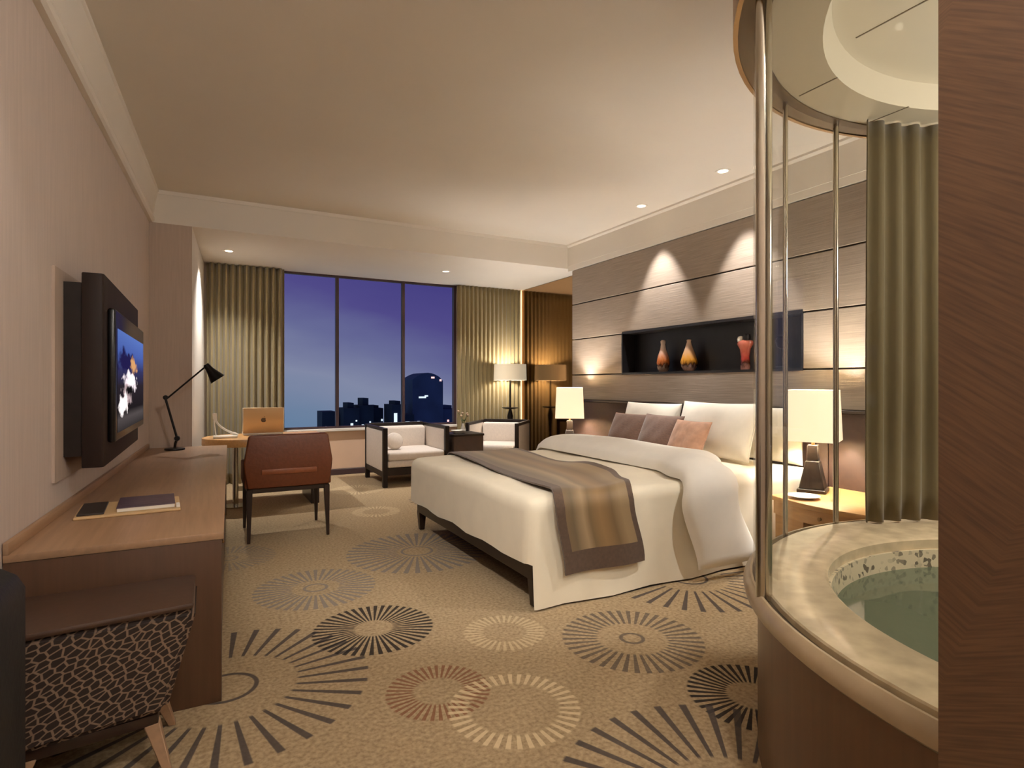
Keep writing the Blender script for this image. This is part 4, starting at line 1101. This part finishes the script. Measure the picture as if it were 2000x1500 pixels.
downlight(-0.36, 2.05, ZC, 'ceiling downlight close to the left wall by the console end', 16, math.radians(84), .35)
# unseen spot added above the console to brighten the foot of the bed
_d = Vector((1.75, 4.2, 0.45)) - Vector((0.0, 2.45, ZC))
_e = _d.to_track_quat('-Z', 'Y').to_euler()
downlight(0.0, 2.45, ZC, 'added unseen fill spot above the near end of the console', 130, math.radians(62), .8, tuple(_e))
def add_fill_lamp(x, y, z, label, power, r=0.16, drop=0.0):  # lamps added out of view as fill
    t = thing('fill_lamp', label, 'ceiling lamp', (x, y, z), 0, 'added fill lamps', local=True)
    b = B(); lathe(b, [(0, 0), (r * .7, 0), (r * .7, -.02), (0, -.02)], 28); mk('mount', b, 'bronze', t)
    b = B(); lathe(b, [(0, -.10 - drop), (r * .6, -.09 - drop), (r, -.055 - drop), (r, -.02 - drop), (r * .7, -.018 - drop)], 32); mk('diffuser', b, 'shade_lit', t)
    if drop:
        b = B(); tube(b, [(0, 0, -.02), (0, 0, -.05 - drop)], .006, 8); mk('rod', b, 'bronze', t)
    lamp('fill_lamp_light', 'POINT', (0, 0, -.18 - drop), power, size=.12, parent=t)
add_fill_lamp(0.95, 0.25, ZC, 'added round fill lamp on the ceiling at the end of the entrance corridor', 75)  # added behind the view as general fill for the room
add_fill_lamp(0.25, -2.0, ZC, 'added round fill lamp on the ceiling deep in the entrance corridor', 40)  # added out of view, further fill from the corridor
downlight(CX, CY, 2.80, 'added unseen fill downlight at the centre of the dome above the bathtub', 45, math.radians(76), .35, r=.06)  # added unseen, lights the deck and bounces up to the ring
add_fill_lamp(3.25, 0.2, 2.80, 'added unseen fill pendant hanging from the dome above the bathtub', 42, .14, .42)  # added unseen, spills light through the glass onto the bed

# ================================================================== CITY OUTSIDE
def building(x0, x1, y, ztop, d, m, label, lights, stepped=0, dome=False):
    t = thing('building', label, 'building', ((x0 + x1) / 2, y + d / 2, -30), 0, 'city buildings at dusk')
    b = B()
    if dome:
        pl = [(x0, -30), (x1, -30), (x1, ztop - 1.2)] + [(x1 + (x0 - x1) * (k / 8), ztop - 1.2 + 1.2 * math.sin(PI * (k + .6) / 9.2)) for k in range(1, 8)] + [(x0, ztop - 1.0)]
        prism(b, pl, y, y + d, 0, 'y')
    else: box(b, x0, x1, y, y + d, -30, ztop)
    w = mk('tower', b, m, t, smooth=0)
    if stepped:
        b = B(); box(b, x0 + (x1 - x0) * .3, x0 + (x1 - x0) * .7, y + .5, y + d - .5, ztop, ztop + stepped); mk('roof_block', b, m, t, smooth=0)
    for lx, lz, lw, lh, lm in lights:
        b = B(); box(b, lx - lw / 2, lx + lw / 2, y - .05, y + .02, lz - lh / 2, lz + lh / 2); mk('lit_window', b, lm, t, smooth=0)
CL, CB = 'city_light', 'city_beacon'
building(26.3, 31.0, 80, 3.0, 5, 'city_far', 'tall dusk tower with curved roof seen through the right window pane',
         [(27.8, -0.6, 1.1, .25, CL), (28.4, -.4, .5, .2, CL), (30.6, 1.9, .3, .3, CB), (29.4, 2.3, .5, .25, CB), (27.2, -4.2, .4, .3, CL), (29.8, -4.8, .5, .3, CB)], dome=True)
building(13.7, 15.6, 80, -2.4, 4, 'city', 'short square dark block at the left end of the skyline', [(14.2, -4.5, .2, .3, CL)])
building(16.1, 18.2, 78, -1.9, 4, 'city', 'dark block just right of the first window mullion', [(17.2, -4.1, .35, .35, CL), (16.6, -4.6, .2, .3, CL), (17.8, -3.6, .2, .2, CL)], .7)
building(18.4, 20.4, 79, -1.6, 4, 'city', 'dark stepped block in the middle window pane', [(18.9, -4.4, .3, .4, CL), (19.9, -3.9, .2, .2, CL)], 1.0)
building(20.45, 22.3, 81, -2.1, 4, 'city', 'low dark block left of the second window mullion', [(21.0, -4.4, .3, .3, CL), (22.1, -3.8, .25, .3, CL)], .4)
building(22.4, 24.3, 77, -1.5, 4, 'city', 'dark block behind the second window mullion with a bright sign', [(22.9, -3.3, .45, 1.3, CL), (22.6, -4.2, .6, .5, CL), (23.9, -4.4, .3, .4, CL)], .5)
building(24.4, 26.2, 79, -3.0, 4, 'city', 'low dark block between the second mullion and the curved tower', [(25.2, -4.2, .6, .4, CL), (25.9, -4.6, .3, .3, CB)])
building(31.2, 35.5, 84, -2.6, 4, 'city_far', 'low dusk block behind the right curtain edge', [(32.2, -4.0, .3, .4, CL), (33.4, -4.4, .3, .3, CB)], .6)
